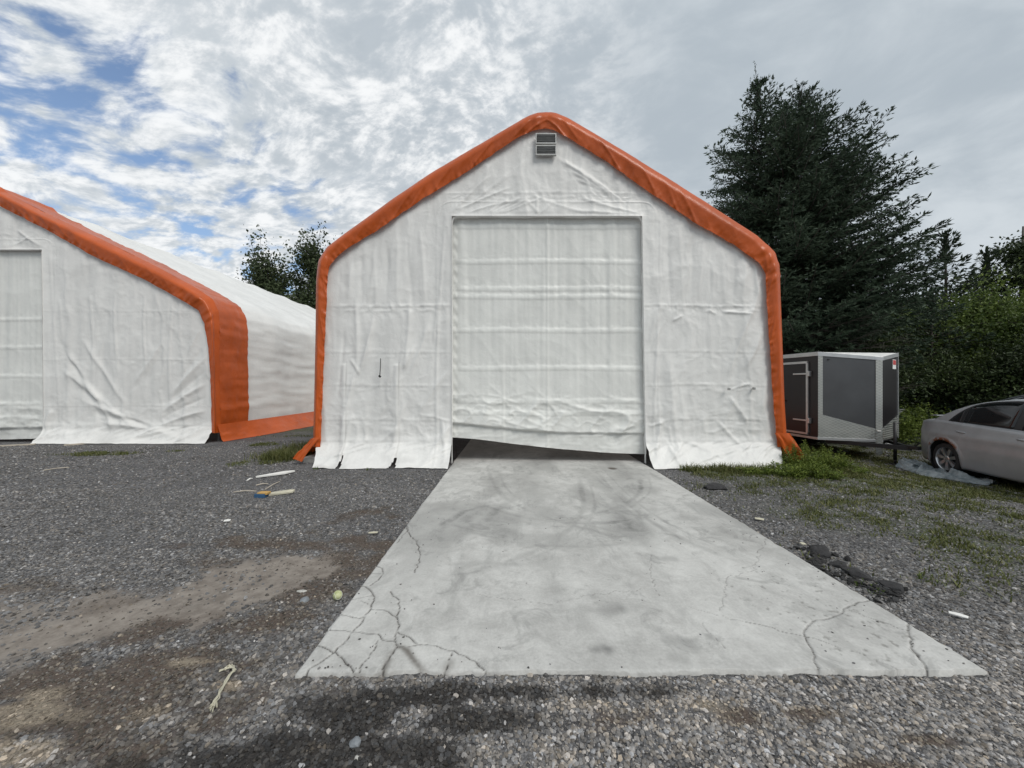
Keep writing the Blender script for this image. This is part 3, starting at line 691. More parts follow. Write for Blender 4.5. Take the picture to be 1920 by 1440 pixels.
# right wall
ds += [(1228,420,1230,860,.022,.022), (1238,430,1238,700,.015,-.014), (1216,640,1228,590,.03,.02), (1220,655,1244,600,.02,.018), (1260,680,1268,860,.09,.05), (1415,570,1370,700,.05,.045), (1432,520,1408,600,.045,.04), (1440,610,1395,690,.06,.05),
       (1448,680,1425,780,.07,.06), (1395,700,1360,800,.03,.02), (1420,500,1425,560,.03,.03), (1235,790,1220,860,.05,.05), (1215,800,1245,790,.02,.03), (1360,583,1410,590,.02,.03), (1262,600,1280,592,.02,.03), (1330,580,1345,588,.015,.02),
       (1375,730,1410,718,.02,.025), (1370,745,1405,800,.04,.03), (1350,790,1390,840,.03,.03), (1290,830,1350,856,.04,.035), (1250,835,1262,862,.04,.04), (1390,840,1440,832,.04,.04), (1440,770,1447,850,.05,.05)]
for i in range(9): ds.append((1258+i*20, 420+i*9, 1256+i*20, 566, .05, .020 if i % 2 else -.018))
folds1 = Wf(ds, D1)
d0 = Wp(847, 405, D1); d1 = Wp(1204, 405, D1)
sh1 = shelter('storage_tent', 'nearer white fabric storage tent with orange roof trim, roll-up door above the concrete', D1, outer1, inner1, (d0[0], d1[0], d0[1]),
    .42, .50, [(3.20, 1.0), (2.26, .45), (1.58, .6), (.875, .6), (5.50, .6)], folds1,
    [(Wp(660,700,D1)[0]-.14, .05, .22), (Wp(756,700,D1)[0]-.10, .07, .20)],
    [(0, .50), (.12, .47), (.3, .38), (.55, .27), (.8, .19), (1, .155)],
    dict(bars=[Wp(0, 490, 7.9)[1], Wp(0, 541, 7.9)[1], Wp(0, 556, 7.9)[1], Wp(0, 619, 7.9)[1], Wp(0, 690, 7.9)[1], Wp(0, 752, 7.9)[1], Wp(0, 774, 7.9)[1], Wp(0, 424, 7.9)[1]],
         flap=[(0, .80), (.12, .76), (.35, .66), (.6, .60), (1, .58)]), 22, .024, 100, lean=.075, skx=(.16, -.30), flap=(.62, .6, .35))
D2 = 10.7; XC2 = -14.70
half_o = [Wp(x, y, D2) for x, y in [(0,356),(72,394),(180,445),(289,499),(361,538),(390,558),(402,582),(404,615),(403,660),(404,720),(406,812)]]
half_i = [Wp(x, y, D2) for x, y in [(0,386),(90,432),(180,483),(271,524),(343,564),(372,582),(383,607),(391,658),(394,700),(396,760),(397,812)]]
def sym(hp, top): return [(2*XC2-x, z) for x, z in hp[::-1]]+top+hp
outer2 = sym(half_o, [(XC2-.28, 7.16), (XC2, 7.24), (XC2+.28, 7.16)]); inner2 = sym(half_i, [(XC2-.26, 6.72), (XC2, 6.80), (XC2+.26, 6.72)])
d2 = []
for i in range(9): d2.append((110+i*10, 640+i*22, 190+i*26, 800+i*3, .07, .05 if i % 2 else -.03))
for i in range(7): d2.append((392, 640+i*26, 330-i*8, 720+i*16, .06, .05 if i % 2 else -.03))
d2 += [(382,600,352,665,.04,.035), (110,560,112,640,.04,.02), (168,555,170,700,.02,.03), (216,555,217,700,.02,.03), (270,555,271,700,.02,.03), (318,560,320,760,.02,.03), (225,720,226,775,.012,.015), (100,480,100,800,.02,.02), (95,770,80,800,.06,.06), (160,640,230,760,.06,.04), (120,700,240,800,.06,.05), (300,640,250,720,.05,.03), (30,430,76,462,.04,.03), (60,440,20,460,.03,.02)]
e1 = Wp(79, 468, D2)
sh2 = shelter('storage_tent', 'farther white fabric storage tent at the left edge, its orange side strip in view', D2, outer2, inner2, (2*XC2-e1[0], e1[0], e1[1]),
    .42, .34, [(3.65, .35), (2.30, .4), (1.0, .3)], Wf(d2, D2), [], [(0, .02), (.5, .03), (1, .07)],
    dict(bars=[Wp(0, y, D2)[1] for y in (598, 650, 705, 757, 782)], flap=[(0, .30), (1, .38)]), 30, .034, 300, lean=.05, skx=(.0, -.04), flap=(.12, .5, .05))

# vents near the ridge of the nearer tent
for (py0, py1) in ((254, 270), (276, 291)):
    x0, z1 = Wp(1006, py0, D1-.03); x1, z0 = Wp(1041, py1, D1-.03); rx, ry = sh1.location.x, D1
    m = MB(); b = .018; y0, y1 = -.075, -.02
    X0, X1 = x0-rx, x1-rx
    m.box(X0-b, X1+b, y0, y1, z1, z1+b).box(X0-b, X1+b, y0, y1, z0-b, z0).box(X0-b, X0, y0+.001, y1, z0, z1).box(X1, X1+b, y0+.001, y1, z0, z1).box(X0, X1, y1-.008, y1+.001, z0, z1)
    vt = m.build('vent', M['vent'], sh1)
    me = None
    for k in range(5):
        zc_ = z0+(k+.5)*(z1-z0)/5; th = .011
        if me is None:
            s_ = MB().prism([(X0, 0, .012), (X0, -.036, -.012), (X0, -.039, -.008), (X0, -.003, .017)], (X1-X0, 0, 0)).build('slat', M['alu'], vt); me = s_.data
        else: s_ = link(bpy.data.objects.new('slat', me), vt)
        s_.location = (0, y1-.012, zc_)
# cord hanging on the left wall, grommets of the hatch on the right wall
cx, cz = Wp(713, 672, D1-.12); cz2 = Wp(713, 704, D1-.12)[1]; q = sh1.location.x
cd = MB().tube([(cx-q, -.10, cz), (cx-q+.004, -.125, (cz+cz2)/2), (cx-q-.004, -.13, cz2)], .008, 6)
cd.tube([(cx-q-.02, -.13, cz2-.005), (cx-q+.01, -.14, cz2-.03)], .022, 8); cd.build('pull_cord', M['black_steel'], sh1, True)
for px, py in ((1369, 729), (1416, 728)):
    hx, hz_ = Wp(px, py, D1-.1); MB().box(hx-q-.012, hx-q+.012, -.10, -.02, hz_-.03, hz_+.02).build('toggle', M['steel'], sh1, bevel=.004)

# the trim's loose tails at both feet of the nearer tent, lying outward on the ground
def tail(pa, pb, qa, qb, seed, dpt=None):
    a, b = [np.array((Wp(*p, D1-.12)[0], D1-.12, Wp(*p, D1-.12)[1])) for p in (pa, pb)]
    def gp_(px, py):
        z = 0.
        for _ in range(5): x, y = G(px, py, z); z = float(gz(x, y))
        return np.array((x, y, z+.015))
    c_, d_ = (gp_(*qa), gp_(*qb)) if dpt is None else [np.array((Wp(*p, dpt)[0], dpt, Wp(*p, dpt)[1])) for p in (qa, qb)]; U, V = np.meshgrid(np.linspace(0, 1, 14), np.linspace(0, 1, 26)); U = U[..., None]; V = V[..., None]
    P = (a*(1-U)+b*U)*(1-V)+(c_*(1-U)+d_*U)*V; P[..., 2] += (.05*np.sin(np.pi*V)-.0)[..., 0]*(fbm(V[..., 0]*3, U[..., 0]*2, seed)*1.4-.2); P[..., 1] -= ((vn(U[..., 0]*6, V[..., 0]*1.5, seed)-.5)*.07*np.sin(np.pi*np.clip(V[..., 0], .05, .95)))
    P[..., 0] -= sh1.location.x; P[..., 1] -= sh1.location.y
    mesh_np('trim_tail', P.reshape(-1, 3), grid_faces(26, 14), M['orange_tarp'], sh1, col=np.ones(14*26))
tail((1453, 812), (1481, 812), (1481, 866), (1511, 860), 501, 7.66)
tail((584, 822), (602, 818), (549, 860), (566, 866), 502, 7.62)
# ================================================================ CARGO TRAILER
def diamond(N, p):
    c = N.coord(); x, y, z = N.sep(c); s = N.math('ADD', x, N.math('MULTIPLY', y, 1.0))
    a = N.math('SINE', N.math('MULTIPLY', N.math('ADD', s, z), 88.)); b = N.math('SINE', N.math('MULTIPLY', N.math('SUBTRACT', N.math('MULTIPLY', s, .93), z), 88.))
    h = N.ramp(N.math('MAXIMUM', a, b), .55, .98)
    N.put(p.inputs['Base Color'], N.mix(h, (.46, .47, .44), (.53, .54, .51))); N.put(p.inputs['Normal'], N.bump(h, .35, .005))
    N.put(p.inputs['Roughness'], N.ramp(N.noise(c, 3, 4), .3, .7, .3, .5))
M['diamond'] = mat('diamond_plate', rough=.35, metal=.8, build=diamond)
M['tr_dark'] = simple('trailer_black', (.018, .016, .018), .32, 0, .1)
M['tr_grey'] = simple('trailer_charcoal', (.085, .090, .095), .24, .2, .12, 1.5)
M['white_paint'] = simple('white_plastic', (.75, .75, .73), .5)
K = 1.2
def TP(x, y): return Vector((x*K, y*K, 0))
A_, B_, C_ = TP(6.69, 8.40), TP(7.73, 8.02), TP(8.675, 8.64)
def TZ(z): return H+(z-H)*K
zt, ztB, zb = TZ(2.28), TZ(2.14), TZ(.39)
back = (-(B_-(A_+C_)/2)).normalized(); Lb = 4.3
A2, C2 = A_+back*Lb, C_+back*Lb
tr = empty('cargo_trailer', tuple((A_+C_)/2)+()); T0 = Vector(tr.location)
tag(tr, 'black enclosed cargo trailer with diamond plate wedge nose and aluminium trim', 'trailer')
def tv(P, z): return (P.x-T0.x, P.y-T0.y, z)
def panel(mb, P, Q, poly, t0, t1):
    u = (Q-P).normalized(); n = Vector((u.y, -u.x, 0))
    f = lambda s, z, t: tv(P+u*s+n*t, z)
    a = [f(s, z, t0) for s, z in poly]; off = Vector(f(0, 0, t1))-Vector(f(0, 0, t0)); mb.prism(a, off); return mb
body = MB(); ring = [A_, B_, C_, C2, A2]; tops = [zt, ztB, zt, zt, zt]
vs = [tv(p, zb) for p in ring]+[tv(p, z-.01) for p, z in zip(ring, tops)]; n = 5
body.add(vs, [(0,1,2,3,4)]+[(i, i+n, (i+1) % n+n, (i+1) % n) for i in range(n)]+[(6,5,7), (5,9,8,7)])
body.build('body', M['tr_dark'], tr)
rf = MB(); u_ = lambda P, z, dz: tv(P, z+dz)
rf.prism([tv(A_, zt), tv(C_, zt), tv(C2, zt), tv(A2, zt)], (0, 0, .02)).prism([tv(A_, zt), tv(B_, ztB), tv(C_, zt)], (0, 0, .02)); rf.build('roof', M['white_paint'], tr)
lAB, lBC = (B_-A_).length, (C_-B_).length
def zl(s, L, a, b): return a+(b-a)*s/L
zg0, zg1 = TZ(.955), TZ(.63)
m = MB(); panel(m, A_, B_, [(.10, zl(.1,lAB,zg0,zg1)), (lAB-.13, zl(lAB-.13,lAB,zg0,zg1)), (lAB-.13, ztB-.06), (.10, zt-.08)], .004, .010); m.build('nose_panel', M['tr_grey'], tr)
m = MB(); panel(m, B_, C_, [(.02, zg1+.05), (lBC-.05, zg0-.06), (lBC-.05, zt-.08), (.02, ztB-.06)], .004, .010); m.build('nose_panel', M['tr_dark'], tr)
m = MB(); panel(m, A_, B_, [(.0, zb+.04), (lAB, zb+.04), (lAB, zg1), (0, zg0)], .006, .014); m.build('stone_guard', M['diamond'], tr)
m = MB(); panel(m, B_, C_, [(.0, zb+.04), (lBC, zb+.04), (lBC, zg0-.06), (0, zg1+.05)], .006, .014)
for k in range(13): zz_ = zb+.08+k*.055; s1 = lBC if zz_ < zg1 else lBC; s0 = 0 if zz_ < zg1+.03 else (zz_-zg1-.05)/(zg0-zg1-.11)*lBC; panel(m, B_, C_, [(s0, zz_), (s1, zz_), (s1, zz_+.02), (s0, zz_+.02)], .014, .03)
m.build('stone_guard', M['diamond'], tr)
def trim(P, Q, za, zb_, zc_, zd, name='trim', t=.022, mt='alu'): return panel(MB(), P, Q, [(-.012, za), ((Q-P).length+.012, zb_), ((Q-P).length+.012, zd), (-.012, zc_)], .0, t).build(name, M[mt], tr, bevel=.004)
trim(A_, B_, zt-.075, ztB-.06, zt+.03, ztB+.03, 'top_rail'); trim(B_, C_, ztB-.06, zt-.075, ztB+.03, zt+.03, 'top_rail'); trim(A2, A_, zt-.075, zt-.075, zt+.03, zt+.03, 'top_rail')
trim(A_, B_, zb-.01, zb-.01, zb+.06, zb+.06, 'bottom_rail'); trim(A2, A_, zb-.01, zb-.01, zb+.05, zb+.05, 'bottom_rail')
m = MB(); panel(m, A_, B_, [(0, zb), (.10, zb), (.10, zt-.07), (0, zt-.07)], .008, .02); m.build('corner_trim', M['diamond'], tr)
m = MB(); panel(m, A_, B_, [(lAB-.135, zg1-.6), (lAB, zg1-.6), (lAB, ztB-.05), (lAB-.135, ztB-.05)], .012, .024); m.build('corner_trim', M['diamond'], tr)
m = MB(); panel(m, B_, C_, [(lBC-.05, zb), (lBC, zb), (lBC, zt-.07), (lBC-.05, zt-.07)], .012, .024); m.build('corner_trim', M['alu'], tr)
# side door with strap hinges, seen past the tent
sd0, sd1 = Lb-.30, Lb-1.30; dz0, dz1_ = zb+.14, zt-.26
m = MB(); panel(m, A2, A_, [(sd1, dz0), (sd0, dz0), (sd0, dz1_), (sd1, dz1_)], .004, .03); dr = m.build('side_door', M['tr_dark'], tr, bevel=.004)
for (a, b, c, d) in ((sd1-.04, sd0+.02, dz1_, dz1_+.06), (sd1-.04, sd0+.02, dz0-.05, dz0), (sd0-.02, sd0+.04, dz0, dz1_), (sd1-.04, sd1, dz0, dz1_)):
    m = MB(); panel(m, A2, A_, [(a, c), (b, c), (b, d), (a, d)], .006, .045); m.build('door_frame', M['alu'], dr)
for z_ in (dz0+.33, dz1_-.28):
    m = MB(); panel(m, A2, A_, [(sd0-.42, z_-.02), (sd0+.10, z_-.02), (sd0+.10, z_+.02), (sd0-.42, z_+.02)], .045, .07); panel(m, A2, A_, [(sd0+.04, z_-.07), (sd0+.12, z_-.07), (sd0+.12, z_+.07), (sd0+.04, z_+.07)], .01, .08); m.build('hinge', M['alu'], dr, bevel=.004)
m = MB(); panel(m, A2, A_, [(sd1+.05, 1.1), (sd1+.3, 1.1), (sd1+.3, 1.14), (sd1+.05, 1.14)], .03, .08); m.build('door_latch', M['black_steel'], dr)
m = MB(); panel(m, B_, C_, [(lBC*.62, zt-.42), (lBC*.62+.30, zt-.42), (lBC*.62+.30, zt-.17), (lBC*.62, zt-.17)], .012, .016); stq = m.build('sticker', M['white_paint'], tr)
m = MB(); panel(m, B_, C_, [(lBC*.62+.02, zt-.31), (lBC*.62+.28, zt-.31), (lBC*.62+.28, zt-.185), (lBC*.62+.02, zt-.185)], .016, .018); m.build('red_print', simple('red_print', (.45, .05, .05), .6), stq)
m = MB(); panel(m, A_, B_, [(lAB-.11, zg1-.03), (lAB-.04, zg1-.03), (lAB-.04, zg1+.0), (lAB-.11, zg1+.0)], .024, .05); m.build('marker_light', M['white_paint'], tr, bevel=.006)
m = MB(); panel(m, A_, B_, [(.20, zt-.19), (.25, zt-.19), (.25, zt-.165), (.20, zt-.165)], .01, .03); m.build('marker_light', M['black_steel'], tr)
# tongue, coupler, jack, wheels
hitch = B_-back*.62; zq = zb-.06
fm = MB(); fm.beam(tv(A_+back*.3+(B_-A_)*.3, zq), tv(hitch, zq), .07, .10); fm.beam(tv(C_+back*.3-(C_-B_)*.3, zq), tv(hitch, zq), .07, .10); fm.beam(tv(A_+(C_-A_)*.5+back*2, zq), tv(B_, zq), .07, .10)
fm.build('tongue_frame', M['black_steel'], tr)
cp = MB(); cp.beam(tv(hitch+back*.1, zq+.03), tv(hitch-back*.20, zq+.03), .10, .08); cp.beam(tv(hitch-back*.08, zq+.05), tv(hitch-back*.20, zq+.16), .03, .03); cp.build('coupler', M['black_steel'], tr, bevel=.01)
jp = B_-back*.30; gj = float(gz(jp.x, jp.y))
jk = MB(); jk.tube([tv(jp, zb+.52), tv(jp, gj+.12)], .035, 12).tube([tv(jp, gj+.14), tv(jp, gj+.03)], .026, 10).tube([tv(jp, gj+.03), tv(jp, gj+.0)], .09, 14).beam(tv(jp, zb+.50), tv(jp+Vector((.12, 0, 0)), zb+.50), .02); jk.build('tongue_jack', M['black_steel'], tr, True)
ch = MB()
for k in range(9):
    a = k/8; ch.tube([tv(B_-back*(.08+.01*math.sin(k)), zb-.02-.30*math.sin(a*math.pi)), tv(B_-back*(.09+.03*a)+Vector((.12*a, 0, 0)), zb-.05-.30*math.sin(a*math.pi))], .012, 6)
ch.build('safety_chain', M['steel'], tr, True)
def lathe(mb, c, axis, prof, n=40):
    c = Vector(c); ax = Vector(axis).normalized(); r_ = ax.cross(Vector((0, 0, 1))).normalized(); u = Vector((0, 0, 1)); vs = []; fs = []
    for (rad, t) in prof:
        for k in range(n): a = 2*math.pi*k/n; vs.append(c+ax*t+(r_*math.cos(a)+u*math.sin(a))*rad)
    for i in range(len(prof)-1):
        for k in range(n): a = i*n+k; b = i*n+(k+1) % n; fs.append((a, b, b+n, a+n))
    return mb.add(vs, fs)
for P_, sg in ((A_, -1), (C_, 1)):
    side = (C_-A_).normalized()*sg; wc = P_+back*2.5-side*.14; gw = float(gz(wc.x, wc.y))
    w_ = lathe(MB(), tv(wc, gw+.33), side, [(.0, -.1), (.30, -.10), (.33, -.07), (.33, .07), (.30, .10), (.20, .10)]).build('wheel', M['rubber'], tr, True)
    lathe(MB(), tv(wc, gw+.33), side, [(.20, .10), (.19, .05), (.08, .06), (.06, .10), (0, .10)]).build('rim', M['white_paint'], w_, True)
    lathe(MB(), tv(wc, gw+.33), side, [(.40, .0), (.42, .13), (.38, .13), (.38, .0)], 40).build('fender', M['black_steel'], tr, True)

# ================================================================ CARS
def paint(col, metal, rust):
    def b(N, p):
        c = N.coord(); x, y, z = N.sep(c); n1 = N.noise(c, 5, 5, .6); n2 = N.noise(c, 26, 4, .7)
        cc = N.mix(N.ramp(n1, .3, .7), tuple(v*.92 for v in col), tuple(v*1.05 for v in col))
        dirt = N.math('MULTIPLY', N.ramp(z, .55, .15), N.ramp(n1, .3, .7, .3, .8)); cc = N.mix(N.math('MULTIPLY', dirt, .35), cc, (.13, .115, .10))
        if rust:
            r = N.vmath('LENGTH', N.comb(N.math('SUBTRACT', x, -1.335), 0.0, N.math('SUBTRACT', z, .315)))
            k = N.math('MULTIPLY', N.ramp(r, .455, .395), N.ramp(z, .50, .60)); k = N.math('MULTIPLY', k, N.ramp(N.noise(c, 9, 4, .6), .40, .50))
            cc = N.mix(k, cc, N.mix(n2, (.06, .02, .01), (.30, .10, .035))); N.put(p.inputs['Metallic'], N.math('MULTIPLY', N.math('SUBTRACT', 1.0, k), metal))
        N.put(p.inputs['Base Color'], cc); N.put(p.inputs['Roughness'], N.ramp(n1, .3, .7, .34, .42))
    m = mat('car_paint', rough=.35, metal=metal, build=b); m.node_tree.nodes['Principled BSDF'].inputs['Coat Weight'].default_value = .3; m.node_tree.nodes['Principled BSDF'].inputs['Coat Roughness'].default_value = .12
    return m
M['silver'] = paint((.40, .415, .43), .30, True); M['darkpaint'] = paint((.05, .055, .06), .3, False)
M['glass'] = mat('tinted_glass', (.008, .009, .010), .06, 0, .6)
M['blackplastic'] = mat('black_trim', (.015, .015, .016), .45)
M['wheel_alloy'] = mat('wheel_alloy', (.62, .63, .64), .28, .85)
M['red_lens'] = mat('red_lens', (.28, .02, .02), .15); M['chrome'] = mat('bright_trim', (.7, .7, .7), .2, 1)
AX = (-1.335, 1.35); RW = .315
def hw_(x, z):
    e = np.clip((np.abs(x+.02)-1.35)/.95, 0, 1); e2 = np.where(x < 0, e, 0); w = .885-.19*e**2.6-.10*e**9-.13*e2**2
    zz_ = np.interp(z, [.15, .22, .40, .58, .80, .95, 1.05], [.90, .955, .985, 1.0, .985, .955, .93]); return w*zz_
def belt(x): return np.interp(x, [-2.3, -2.1, -1.6, -.2, .9, 1.6, 2.1, 2.3], [.88, .99, 1.035, 1.00, .945, .86, .76, .68])
def deck(x): return belt(x)+np.interp(x, [-2.3, -2.1, -1.6, 1.0, 1.8, 2.3], [.02, .055, .075, .07, .06, .01])
def roofz(x): return np.interp(x, [-1.80, -1.66, -1.50, -1.30, -1.08, -.85, -.5, -.1, .2, .5, .8, 1.1, 1.22], [1.06, 1.14, 1.225, 1.335, 1.425, 1.49, 1.54, 1.56, 1.55, 1.49, 1.33, 1.12, 1.02])
def cabin_y(x, z):
    zb_ = belt(x); t = np.clip((z-zb_)/.57, 0, 1); return hw_(x, .95)-.035-.235*t**1.25
def make_car(label, pm, plate_light=False):
    root = empty('parked_car'); tag(root, label, 'car')
    xs = np.unique(np.concatenate([np.linspace(-2.29, 2.29, 90), AX[0]+np.linspace(-.40, .40, 33), AX[1]+np.linspace(-.40, .40, 33)]).round(4)); n = len(xs)
    def lowz(x):
        z = np.interp(np.abs(x), [0, 1.7, 2.15, 2.29], [.20, .20, .26, .36]); ra = .375
        for a in AX: dd = np.abs(x-a); z = np.where(dd < ra, np.maximum(z, .315+np.sqrt(np.maximum(ra*ra-dd*dd, 0))), z)
        return z
    cols = []; nl, nt = 22, 12
    lz = lowz(xs); bz = belt(xs); dz_ = deck(xs)
    for k in range(nl):
        t = k/(nl-1); z = lz+(bz-lz)*t; y = hw_(xs, z); y = y-.012*np.exp(-((z-(.86+.02*xs))/.012)**2)*0
        y = y+.010*np.exp(-((z-.80)/.05)**2)
        for a in AX: r = np.hypot(xs-a, z-.315); y = y+.016*np.exp(-((r-.40)/.03)**2)*(np.abs(z-.315) < .6)
        cols.append((y, z))
    yb = hw_(xs, bz)
    for k in range(1, nt):
        t = k/(nt-1); cols.append((yb*(1-t)**1.0, bz+(dz_-bz)*np.sin(t*math.pi/2)**.7))
    side_ = [(np.stack([xs, y, z], -1)) for y, z in cols]
    grid = np.array(side_+[s*np.array([1, -1, 1]) for s in side_[::-1][1:]]); ny_ = len(grid)
    v = grid.reshape(-1, 3); f = grid_faces(ny_, n)
    fl = [f]
    # close tail and nose
    for col in (0, n-1):
        idx = np.arange(ny_)*n+col; h_ = ny_//2; k = np.arange(h_); fl.append(np.stack([idx[k], idx[k+1], idx[ny_-2-k], idx[ny_-1-k]], -1))
    bo = mesh_np('body', v, fl, pm, root)
    sm = bo.modifiers.new('thick', 'SOLIDIFY'); sm.thickness = .03; sm.offset = -1
    # cabin
    cx_ = np.linspace(-1.80, 1.22, 90); g = []
    for k in range(14):
        t = k/13
        z = belt(cx_)-.02+(roofz(cx_)-.045-belt(cx_)+.02)*np.minimum(1, t/.75) if t < .75 else None
        if z is not None: z = np.maximum(z, belt(cx_)-.02); y = cabin_y(cx_, z)
        else:
            q = (t-.75)/.25; z0 = roofz(cx_)-.045; y0 = cabin_y(cx_, z0); z = z0+.055*np.sin(q*math.pi/2); y = y0*(1-q**1.3)
            z = np.maximum(z, belt(cx_)-.02)
        g.append(np.stack([cx_, y, z], -1))
    gg = np.array(g+[s*np.array([1, -1, 1]) for s in g[::-1][1:]]); mesh_np('cabin', gg.reshape(-1, 3), grid_faces(len(gg), 90), pm, root)
    def win(nm, poly, m, off, par=root, sides=(1, -1)):
        P = np.array(poly, float); cs = []
        for sgn in sides:
            q, _ = resample(list(P)+[P[0]], 80); c_ = q.mean(0); rings = [c_+(q-c_)*r for r in (1, .75, .5, .25, .02)]; vv = []
            for r in rings: vv.append(np.stack([r[:, 0], sgn*(cabin_y(r[:, 0], r[:, 1])+off), r[:, 1]], -1))
            edge_ = vv[0].copy(); edge_[:, 1] -= sgn*.02; vv = [edge_]+vv
            o = mesh_np(nm, np.array(vv).reshape(-1, 3), grid_faces(len(vv), 80), m, par)
        return o
    frame = [(-1.36, 1.045), (-1.26, 1.17), (-1.12, 1.31), (-.93, 1.41), (-.66, 1.47), (-.3, 1.50), (.1, 1.495), (.38, 1.43), (.66, 1.28), (.95, 1.06), (1.0, .975), (.1, 1.0), (-.8, 1.03)]
    fr = win('window_frame', frame, M['blackplastic'], .004)
    rearw = [(-1.02, 1.06), (-1.02, 1.335), (-.88, 1.395), (-.66, 1.44), (-.36, 1.465), (-.13, 1.465), (-.13, 1.03), (-.6, 1.045)]
    quarter = [(-1.29, 1.065), (-1.20, 1.19), (-1.09, 1.285), (-1.09, 1.06)]
    frontw = [(.0, 1.03), (.0, 1.465), (.14, 1.46), (.37, 1.40), (.63, 1.25), (.88, 1.06), (.9, 1.0), (.4, 1.02)]
    for q_ in (rearw, quarter, frontw): win('window', q_, M['glass'], .009)
    # rear and front screens
    for nm, xa, xb_ in (('rear_window', -1.64, -1.02), ('windscreen', .42, 1.14)):
        xx_ = np.linspace(xa, xb_, 20); tt_ = np.linspace(-1, 1, 20); Xx, Tt = np.meshgrid(xx_, tt_); yy_ = cabin_y(Xx, roofz(Xx)-.045)-.10
        zz_ = roofz(Xx)+.010+.004-.045*np.abs(Tt)**3; mesh_np(nm, np.stack([Xx, yy_*Tt, zz_], -1).reshape(-1, 3), grid_faces(20, 20), M['glass'], root)
    for sgn in (1, -1):
        for x0 in (-.98, .10):      # door handles
            m = MB().tube([(x0-.10, sgn*(float(hw_(x0-.1, .88))+.012), .885), (x0-.06, sgn*(float(hw_(x0, .88))+.045), .89), (x0+.07, sgn*(float(hw_(x0, .88))+.045), .885), (x0+.11, sgn*(float(hw_(x0+.1, .88))+.012), .88)], .014, 8); m.build('door_handle', pm, root, True)
        m = MB()
        for a, b in ((-.86, -.07), (-.03, .98)): m.prism([(a, sgn*(float(hw_(a, .5))+.001), .485), (b, sgn*(float(hw_(b, .5))+.001), .475), (b, sgn*(float(hw_(b, .5))+.001), .53), (a, sgn*(float(hw_(a, .5))+.001), .54)], (0, sgn*.018, 0))
        m.build('side_moulding', pm, root, bevel=.006)
        m = MB()         # shut lines of the doors
        for pts in ([(-.05, .24), (-.05, .6), (-.04, 1.0)], [(.98, .3), (1.0, .6), (.97, .93)], [(-.90, .30), (-.93, .48), (-1.02, .62), (-1.12, .72), (-1.14, .85), (-1.10, 1.02)], [(-.90, .27), (.98, .27)]):
            for (xa, za), (xb_, zb_) in zip(pts[:-1], pts[1:]):
                for q_ in range(4):
                    t0, t1 = q_/4, (q_+1)/4; p0 = (xa+(xb_-xa)*t0, za+(zb_-za)*t0); p1 = (xa+(xb_-xa)*t1, za+(zb_-za)*t1)
                    m.beam((p0[0], sgn*(float(hw_(p0[0], p0[1]))+.0065), p0[1]), (p1[0], sgn*(float(hw_(p1[0], p1[1]))+.0065), p1[1]), .011, .008)
        m.build('shut_line', M['blackplastic'], root)
        m = MB(); q_ = [(-1.60, .80), (-1.42, .80), (-1.40, .96), (-1.59, .955), (-1.60, .80)]
        for (xa, za), (xb_, zb_) in zip(q_[:-1], q_[1:]): m.beam((xa, sgn*(float(hw_(xa, za))+.010), za), (xb_, sgn*(float(hw_(xb_, zb_))+.010), zb_), .005, .006)
        if sgn < 0: m.build('fuel_flap', M['blackplastic'], root)
        # tail lamp wrapping the corner
        pts = []
        for x_ in (-2.285, -2.22, -2.12, -2.02):
            pts.append([(x_, sgn*(float(hw_(x_, z_))+.008), z_) for z_ in (.70+.10*(x_+2.29)/.27, .78, .86, float(belt(x_))-.012)])
        mesh_np('tail_light', np.array(pts).reshape(-1, 3), grid_faces(4, 4), M['red_lens'], root)
        # mirror
        m = MB().box(.72, .90, sgn*.90-.09, sgn*.90+.09, .97, 1.10); m.build('mirror', pm, root, bevel=.03)
        for a in AX:
            yw = sgn*.765; w_ = lathe(MB(), (a, yw, .315), (0, sgn, 0), [(.205, -.09), (.27, -.105), (.305, -.095), (.315, -.06), (.315, .055), (.306, .088), (.27, .102), (.222, .098)], 48).build('wheel', M['rubber'], root, True)
            rim = MB(); lathe(rim, (a, yw, .315), (0, sgn, 0), [(.222, .098), (.212, .085), (.205, .03), (.20, -.07)], 48); rim.build('rim', M['wheel_alloy'], w_, True)
            dk = MB(); lathe(dk, (a, yw, .315), (0, sgn, 0), [(.202, -.01), (0, -.01)], 32); dk.build('brake', M['blackplastic'], w_)
            sp = MB()
            for k in range(7):
                an = 2*math.pi*(k+.3)/7; ca, sa = math.cos(an), math.sin(an); tca, tsa = -sa, ca
                def q3(r, t, d): return (a+ca*r+tca*t, yw+sgn*d, .315+sa*r+tsa*t)
                sp.add([q3(.04, -.018, .075), q3(.13, -.030, .085), q3(.208, -.030, .088), q3(.208, .030, .088), q3(.13, .030, .085), q3(.04, .018, .075),
                        q3(.04, -.018, .03), q3(.13, -.030, .04), q3(.208, -.030, .04), q3(.208, .030, .04), q3(.13, .030, .04), q3(.04, .018, .03)],
                       [(0,1,4,5), (1,2,3,4), (0,6,7,1), (1,7,8,2), (5,4,10,11), (4,3,9,10)])
            lathe(sp, (a, yw, .315), (0, sgn, 0), [(.062, .05), (.062, .078), (.045, .086), (0, .086)], 24)
            sp.build('spoke_set', M['wheel_alloy'], w_)
            # wheel well
            ww = MB(); lathe(ww, (a, yw-sgn*.07, .315), (0, sgn, 0), [(0, -.14), (.365, -.14), (.37, .16)], 32); ww.build('wheel_arch_liner', M['dark'], root)
    # spoiler, underside, plate
    sp = MB()
    ysp = np.linspace(-.55, .55, 9)
    prof = [(-2.20, 1.085), (-2.13, 1.105), (-2.02, 1.10), (-2.02, 1.09), (-2.12, 1.088)]
    vv = []
